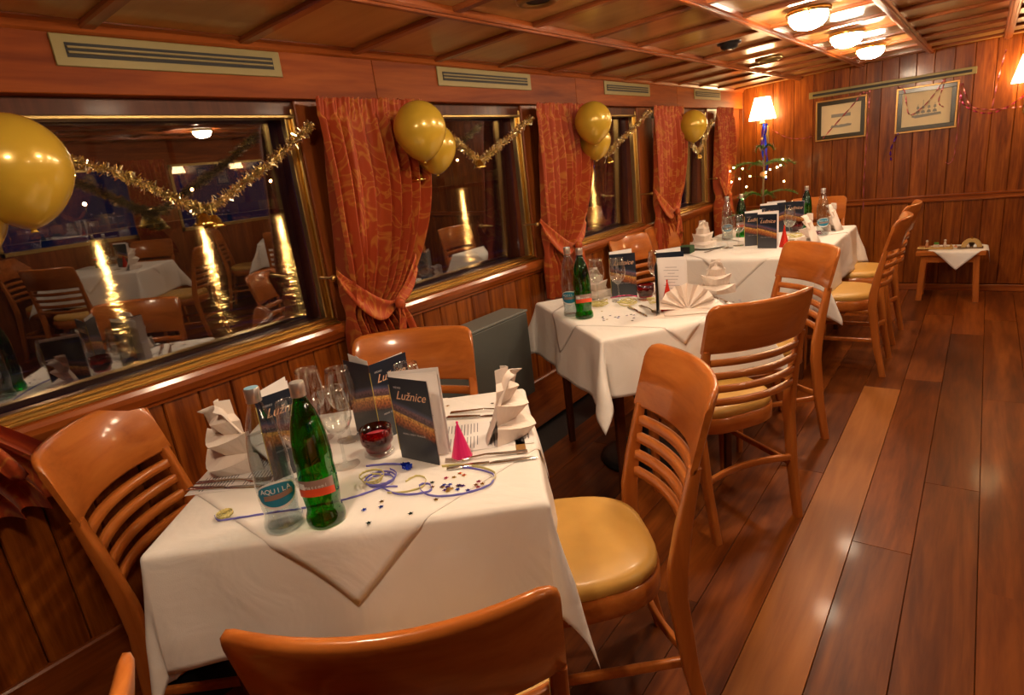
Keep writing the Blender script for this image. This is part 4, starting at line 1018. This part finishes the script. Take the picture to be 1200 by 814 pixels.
# ================================================================== CURTAINS
def curtain(y0, y1, yk, zk, yb0, yb1, zb, label, yh, zh, lft=None, X=WX + .085, sgn=1, parts=True, seed=0):
    """pleated curtain hung from y0..y1, gathered at (yk, zk), opening again to yb0..yb1"""
    t = thing('curtain', label, 'curtain', (0, 0, 0))
    NP = 9; rg = random.Random(seed); ph = [rg.uniform(.6, 1.4) for _ in range(NP * 2 + 4)]
    zt = 1.722
    lw = lft if lft is not None else y0 - .01
    def span(z):
        if z > zk + .0:
            f = (zt - z) / (zt - zk); r = y1 - .02 * f; e = max(0, (f - .35) / .65)
            r = y1 - .03 * f - (y1 - .03 - (yk + .035)) * e ** 1.8
            l_ = y0 + (lw - y0) * f; return l_, r
        f = (zk - z) / (zk - zb); return lw + (yb0 - lw) * f, yk + .035 + (yb1 - yk - .035) * math.sin(f * math.pi / 2)
    def fn(u, v):
        z = zt + (zb - zt) * v; l_, r = span(z)
        amp = .014 + .020 * min(1, v * 4); wd = r - l_; w0 = y1 - y0
        nar = min(1.5, w0 / max(wd, .05)); k = u * NP * 2 * math.pi
        dx = math.sin(k + .7 * math.sin(v * 3 + u * 5)) * amp * ph[int(u * NP)] * min(1.25, nar)
        if v < .07: dx = .4 * dx + .007 * math.sin(u * 170)
        if v < .012: dx += .004
        if v > .045 and v < .055: dx -= .004
        y = l_ + wd * u + .008 * math.sin(k * 1.0 + 1.2) * min(1, v * 3)
        pinch = math.exp(-((z - zk) / .05) ** 2); dx = dx * (1 - .5 * pinch) - .0 * pinch
        return (X + sgn * dx, y, z + .004 * math.sin(u * 150) * (v < .004))
    q = MB(); q.grid(fn, 168, 56, 0, True); o = q.build('fabric', 'curtain', t)
    if parts:
        # tieback sash: wraps from the wall hook to the knot, lower edge sagging
        q = MB(); s_ = sgn
        def sash(u, v):
            y = yh + (yk - yh) * u; zz = zh + (zk - zh) * u ** .8 - .05 * math.sin(u * math.pi); wd = .028 + .035 * math.sin(u * math.pi)
            return (X + s_ * (.028 + .022 * math.sin(u * math.pi) + .008 * math.sin(v * math.pi * 2 + u * 3)), y, zz + (v - .5) * wd * 2 * (1 - .5 * u))
        q.grid(sash, 18, 8); 
        def sash2(u, v):
            l_, r = span(zk + .1); y = yk + (r + .01 - yk) * u; zz = zk + .14 * u ** 1.3; wd = .016 + .02 * math.sin(u * 2.2)
            return (X + s_ * (.03 + .01 * math.sin(u * 3.1) + .006 * math.sin(v * 6 + u * 3)), y, zz + (v - .5) * wd * 2)
        q.grid(sash2, 12, 8); q.build('tieback', 'curtain', t)
        MB().sphere((X + s_ * .055, yk, zk), .022, 10, 0, (1, 1, 1.15)).build('knot', 'curtain', t)
        for (dy, L_) in ((-.015, .17), (.055, .16)):
            q = MB(); q.grid(lambda u, v: (X + s_ * (.052 + .010 * math.sin(u * 7 + v * 4)), yk + dy * v * 1.2 + (u - .5) * (.018 + .05 * v * (1.3 - v)), zk - L_ * v), 8, 10); q.build('tie_end', 'curtain', t)
        MB().sphere((X - s_ * .0, yh, zh), .012, 8).tube([(X - s_ * .08, yh, zh), (X, yh, zh)], .005, 6).build('hook', 'brass', t)
    for c in t.children:
        if c.name.startswith(('tieback', 'tie_end')):
            m_ = c.modifiers.new('cloth', 'SOLIDIFY'); m_.thickness = .003
    return t
def back(yv): return yv * (1.91 - .085) / 1.91      # wall line reading moved onto the curtain plane in front of it
curtain(-.22, .36, .22, 1.0, -.08, .42, .735, 'orange damask curtain at the left edge, only its flared lower tip in view', -.05, 1.05, -.22, seed=1)
curtain(1.375, 1.895, 1.545, .965, 1.315, 1.665, .70, 'orange damask curtain between the large window and the second window', 1.305, 1.115, 1.335, seed=2)
curtain(2.70, 3.25, 2.905, .97, 2.64, 3.03, .72, 'orange damask curtain between the second and third windows', 2.60, 1.13, 2.65, seed=3)
curtain(4.12, 4.66, 4.33, .985, 4.06, 4.45, .74, 'orange damask curtain behind the chairs, between third and fourth windows', 4.02, 1.15, 4.08, seed=4)
curtain(5.38, 5.80, 5.52, .99, 5.36, 5.70, .60, 'orange damask curtain in the far corner beside the last window', 5.33, 1.15, 5.36, seed=5)
for i, yy in enumerate((-.1, 1.5, 3.2, 4.9)):
    curtain(yy - .2, yy + .25, yy, .98, yy - .15, yy + .15, .70, 'orange damask curtain on the opposite window wall, %s' % ('nearest', 'second', 'third', 'farthest')[i], yy - .2, 1.1, X=RX - .06, sgn=-1, parts=False, seed=9 + i)

# ================================================================== BALLOONS
def balloon_proto():
    t = thing('balloon', '', 'balloon'); prof = []
    for i in range(25):
        a = math.pi * i / 24; r_ = math.sin(a); z = math.cos(a)
        z2 = z if z > 0 else z * (1 + .16 * (1 - r_)); prof.append((max(r_ * (1 if z > 0 else (1 - .06 * -z)), .0005), z2))
    MB().lathe(prof[::-1], 36).build('skin', 'balloon', t)
    MB().lathe([(.03, -1.12), (.05, -1.16), (.07, -1.20), (.03, -1.18)], 12).build('knot', 'balloon', t)
    return t
BL = Proto(balloon_proto)
def balloon(x, y, z, r, label, s=(1, 1, 1.04)): o = BL.put((x, y, z), 0, label, None, (r * s[0], r * s[1], r * s[2])); return o
balloon(-1.70, .452, 1.537, .112, 'big gold balloon at the left edge in front of the large window'); balloon(-1.76, .33, 1.455, .10, 'gold balloon mostly outside the left edge, behind the big one')
balloon(-1.69, 1.715, 1.595, .098, 'front gold balloon of the pair in front of the second window'); balloon(-1.77, 1.86, 1.535, .090, 'rear gold balloon of the pair in front of the second window, lower one')
balloon(-1.70, 3.045, 1.612, .100, 'upper gold balloon of the pair by the third window'); balloon(-1.77, 3.18, 1.515, .088, 'lower gold balloon of the pair by the third window')
balloon(-1.75, 4.63, 1.580, .104, 'single gold balloon by the last window near the corner')

# ================================================================== GARLANDS
def garland(pts, label, seed, r=.027, den=4200):
    P_ = [Vector(p) for p in pts]; q = MB(); rg = random.Random(seed)
    def at(t):
        t *= len(P_) - 1; i = min(int(t), len(P_) - 2); f = t - i
        a, b = P_[i], P_[i + 1]; p0 = P_[max(i - 1, 0)]; p3 = P_[min(i + 2, len(P_) - 1)]
        return 0.5 * ((2 * a) + (b - p0) * f + (2 * p0 - 5 * a + 4 * b - p3) * f * f + (3 * a - p0 - 3 * b + p3) * f ** 3)
    L_ = sum((b - a).length for a, b in zip(P_, P_[1:]))
    q.tube([at(i / 40) for i in range(41)], .0022, 5)
    V = []; F = []
    for i in range(int(L_ * den)):
        c = at(rg.random()); d = Vector((rg.gauss(0, 1), rg.gauss(0, 1), rg.gauss(0, 1))).normalized(); s = d.cross(Vector((rg.gauss(0, 1), rg.gauss(0, 1), rg.gauss(0, 1)))).normalized() * rg.uniform(.0011, .0022)
        e = c + d * rg.uniform(.35, 1.0) * r; k = len(V); V += [c - s, c + s, e + s, e - s]; F.append((k, k + 1, k + 2, k + 3))
    q.add(V, F); o = q.build('tinsel_garland', 'tinsel'); tag(o, label, 'garland'); return o
GX = WX + .075
garland([(GX, .57, 1.575), (GX, .72, 1.515), (GX, .86, 1.425), (GX, .925, 1.405), (GX, 1.07, 1.475), (GX, 1.20, 1.545), (GX, 1.345, 1.635)], 'champagne tinsel garland sagging across the large front window', 1)
garland([(GX, 1.87, 1.66), (GX, 1.98, 1.61), (GX, 2.10, 1.54), (GX, 2.21, 1.47), (GX, 2.30, 1.50), (GX, 2.47, 1.57), (GX, 2.66, 1.65)], 'champagne tinsel garland across the second window', 2)
garland([(GX, 3.22, 1.60), (GX, 3.34, 1.50), (GX, 3.42, 1.445), (GX, 3.58, 1.50), (GX, 3.80, 1.58), (GX, 4.08, 1.69)], 'champagne tinsel garland across the third window', 3)
garland([(GX, 4.74, 1.56), (GX, 4.84, 1.44), (GX, 4.94, 1.39), (GX, 5.06, 1.45), (GX, 5.20, 1.56), (GX, 5.30, 1.62)], 'champagne tinsel garland at the last window below the single balloon', 4)
def bell_proto():
    t = thing('bell_ornament', '', 'ornament')
    MB().lathe([(.003, .0), (.012, -.003), (.020, -.014), (.024, -.026), (.034, -.036), (.032, -.037), (.0, -.020)], 18).build('bell', 'foilgold', t); MB().sphere((0, 0, -.036), .007, 8).build('clapper', 'foilgold', t)
    MB().tube([(0, 0, 0), (0, 0, .03)], .0015, 5).build('string', 'goldcord', t); return t
BE = Proto(bell_proto)
BE.put((GX + .015, .895, 1.395), 0, 'small gold bell hanging from the lowest point of the first garland'); BE.put((GX + .015, .925, 1.385), 0, 'gold bell beside the other bell under the first garland')
BE.put((GX + .01, 2.195, 1.475), 0, 'gold bell at the lowest point of the second garland'); BE.put((GX + .01, 1.80, 1.45), 0, 'gold bell under the lower balloon by the second window')
BE.put((GX + .01, 3.43, 1.425), 0, 'gold bell at the lowest point of the third garland'); BE.put((GX + .01, 4.93, 1.37), 0, 'gold bell at the lowest point of the last garland')

# ================================================================== FIR WITH FAIRY LIGHTS
t = thing('small_fir_tree', 'small sparse fir with fairy lights in the far left corner', 'tree', (-1.50, 5.55, 0))
MB().lathe([(0, 0), (.10, 0), (.13, .20), (.135, .22), (.12, .22), (.11, .19), (0, .19)], 24).build('pot', 'terra', t)
MB().tube([(0, 0, .15), (.005, 0, .6), (.0, .005, 1.0), (.01, 0, 1.36)], [.016, .013, .009, .004], 8).build('trunk', 'bark', t)
rg = random.Random(12)
for (z, n_, L_) in ((.55, 6, .42), (.78, 6, .36), (.95, 5, .26), (1.20, 7, .30), (1.33, 3, .10)):
    for k in range(n_):
        a = 6.283 * k / n_ + z * 3 + rg.uniform(-.25, .25); L2 = L_ * rg.uniform(.75, 1.1)
        pts = [Vector((math.cos(a) * L2 * f, math.sin(a) * L2 * f, z + .05 * math.sin(f * 2.6) - .03 * f * f)) for f in [i / 8 for i in range(9)]]
        if (Matrix.Translation((-1.5, 5.55, 0)) @ pts[-1]).x < -1.86: pts = [p * .75 + Vector((0, 0, z * .25)) for p in pts]
        q = MB(); q.tube(pts, [.0028] * 5 + [.0018] * 4, 5, 0); V = []; F = []
        for i in range(420):
            f = rg.uniform(.12, 1) * 8; j = min(int(f), 7); c = pts[j].lerp(pts[j + 1], f - j); side = Vector((-math.sin(a), math.cos(a), 0))
            d = (side * rg.choice((-1, 1)) * rg.uniform(.5, 1) + Vector((math.cos(a), math.sin(a), 0)) * .5 + Vector((0, 0, rg.uniform(-.3, .7)))).normalized()
            s = d.cross(Vector((0, 0, 1))).normalized() * .0019; e = c + d * rg.uniform(.022, .042); m0 = len(V); V += [c - s, c + s, e]; F.append((m0, m0 + 1, m0 + 2))
        q.add(V, F, 1); q.build('branch', ['bark', 'needle'], t)
lights = [(-.26, -.05, 1.19), (-.22, -.08, 1.22), (-.18, -.05, 1.12), (-.14, -.1, 1.205), (-.09, -.06, 1.135), (.05, -.1, 1.155), (.07, -.05, 1.175), (.11, .0, 1.185), (.16, -.08, 1.20), (.165, -.03, 1.245), (.14, -.1, 1.19), (-.155, -.05, .945), (.05, -.1, 1.12), (-.12, -.06, 1.05), (.18, -.05, 1.07), (-.25, -.05, 1.10)]
for p in lights: MB().sphere((0, 0, 0), .0065, 8).build('fairy_light', 'led', t, p)
q = MB(); q.tube([lights[1], lights[0], lights[2], lights[3], lights[4], lights[12], lights[5], lights[6], lights[7], lights[8], lights[9]], .0012, 4); q.build('wire', 'needle', t)
MB().lathe([(0, 0), (.022, .0), (.024, .006), (.018, .010), (0, .011)], 14).build('wooden_disc_ornament', 'terra', t, (.01, -.035, 1.14), (R(90), 0, 0))

# ================================================================== SIDE TABLE WITH NATIVITY
t = thing('side_table', 'low wooden side table by the far wall carrying a nativity scene', 'table', (-.165, 5.97, 0))
MB().box(-.225, .225, -.15, .16, .372, .408, 0, .004).build('tabletop', 'chair', t)
MB().box(-.19, .19, -.125, -.105, .315, .372, 0, .002).box(-.19, .19, .115, .135, .315, .372, 0, .002).box(-.19, -.17, -.10, .11, .315, .372, 0, .002).box(.17, .19, -.10, .11, .315, .372, 0, .002).build('apron', 'chair', t)
for sx in (-1, 1):
    for sy in (-1, 1): MB().loft([[(px, py, z) for px, py in rrect(sx * (.168 + .020 * (1 - z / .37)), sy * .115 + .005, .021, .021, .004, 2)] for z in (0, .372)], 0, True).build('leg', 'chairz', t)
def dcloth(cx, cy, ax, ay, D, z0, rz, label, name='small_tablecloth'):
    q = MB(); q.grid(lambda u, v: cloth_point(((2 * u - 1) + (2 * v - 1)) / 2 * D, ((2 * v - 1) - (2 * u - 1)) / 2 * D, ax, ay, z0, 1.0, 0, .05, .1, .2), 30, 30); o = q.build(name, 'overlay', None, (cx, cy, 0), (0, 0, rz)); m_ = o.modifiers.new('hem', 'SOLIDIFY'); m_.thickness = .001; m_.offset = 1; tag(o, label, 'tablecloth'); return o
dcloth(-.12, 5.975, .183, .157, .31, .4095, 0, 'small white cloth hanging as a triangle from the side table')
zt = .413
t = thing('nativity_board', 'long straw coloured board with small figures on the left of the side table', 'ornament', (-.29, 5.93, zt)); MB().box(-.10, .14, -.04, .04, 0, .012, 0, .004).build('board', 'straw', t)
def fig(x, y, h, m1, m2, label, z=zt + .0125):
    t = thing('small_figure', label, 'figurine', (x, y, z)); MB().lathe([(0, 0), (.012, 0), (.011, h * .3), (.007, h * .65), (.004, h * .72)], 12).build('robe', m1, t); MB().sphere((0, 0, h * .82), h * .15, 10).build('head', m2, t)
fig(-.325, 5.92, .062, 'terra', 'figw', 'small pale headed figure, left one on the straw board'); fig(-.205, 5.92, .066, 'figw', 'figw', 'small pale figure, right one on the straw board')
t = thing('small_crib', 'small pale block with dark top between the two figures', 'ornament', (-.262, 5.925, zt + .0125)); MB().box(-.020, .020, -.012, .012, 0, .022, 0, .003).build('block', 'figw', t); MB().box(-.016, .016, -.010, .010, .022, .040, 0, .004).build('dark_top', 'needle', t)
fig(-.165, 5.93, .026, 'straw', 'terra', 'tiny kneeling figure right of the pale figures'); fig(-.135, 5.91, .022, 'terra', 'straw', 'tiny brown figure next to the kneeling one', )
t = thing('nativity_stable', 'round arched straw stable on the right of the side table', 'ornament', (-.035, 5.95, zt))
q = MB(); n_ = 16; rings = []
for (ro, y) in ((.062, -.02), (.066, 0), (.064, .03)):
    pass
outer = [(.066 * math.cos(math.pi * i / n_), .064 * math.sin(math.pi * i / n_)) for i in range(n_ + 1)]; inner = [(.034 * math.cos(math.pi * i / n_), .040 * math.sin(math.pi * i / n_)) for i in range(n_ + 1)][::-1]
pr_ = outer + inner
V = [(x, y, z + .008) for y in (-.025, .03) for x, z in pr_]; m0 = len(pr_)
F = [(i, (i + 1) % m0, (i + 1) % m0 + m0, i + m0) for i in range(m0)]
for i in range(n_): F += [(i, i + 1, m0 - 2 - i, m0 - 1 - i), (m0 + i, 2 * m0 - 1 - i, 2 * m0 - 2 - i, m0 + i + 1)]
q.add(V, F, 0, False); q.build('arch', 'straw', t); MB().box(-.09, .075, -.045, .04, 0, .008, 0, .003).build('base', 'bark', t); MB().box(-.04, .04, .025, .03, .008, .05).build('back_wall', 'bark', t)
MB().sphere((0, -.01, .078), .008, 8).build('star', 'foilgold', t)
fig(-.055, 5.925, .030, 'figw', 'figw', 'tiny white figure inside the stable, left', zt + .0085); fig(-.012, 5.925, .030, 'white', 'figw', 'tiny white figure inside the stable, right', zt + .0085)

# ================================================================== OTHER SIDE OF THE SALOON (seen mirrored in the windows)
places = ((2.30, .55, 'nearest'), (2.30, 2.35, 'second'), (2.30, 4.35, 'farthest'))
for i, (x, y, w_) in enumerate(places):
    rz = R(40 if i != 1 else -38); dup(tt, (x, y, 0), rz, 'dark wooden table on the opposite side, %s one' % w_)
    tablecloth(x, y, rz, A1, B1, .27, .27, 'white tablecloth on the opposite side, %s table' % w_, i)
    topper(x, y, rz, A1, B1, .50, 'cream topper on the opposite side, %s table' % w_, i)
    c, s = math.cos(rz), math.sin(rz)
    def pt(u, v): return (x + u * c - v * s, y + u * s + v * c)
    for j, (u, v, a) in enumerate(((-.60, 0, 0), (0, -.54, 90), (.60, 0, 180), (0, .54, 270))):
        px, py = pt(u, v)
        if px < 2.80: chair(px, py, math.degrees(rz) + a, 'dining chair on the opposite side at the %s table, %s' % (w_, ('facing the windows', 'facing away from the entrance', 'facing the aisle', 'facing the entrance')[j]))
    BC.put(P(*pt(.1, .2)), 0, 'clear water bottle on the opposite side, %s table' % w_); BG.put(P(*pt(.18, .16)), 0, 'green water bottle on the opposite side, %s table' % w_)
    MN.put(P(*pt(-.05, .05)), rz + 2.6, 'standing menu on the opposite side, %s table' % w_); NTW.put(P(*pt(-.28, -.12)), rz + 1.5, 'ivory napkin on the opposite side, %s table, aisle place' % w_); WG.put(P(*pt(-.12, -.1)), 0, 'wine glass on the opposite side, %s table' % w_)
    HR.put(P(*pt(-.12, .05)), 0, 'red party cone on the opposite side, %s table' % w_)
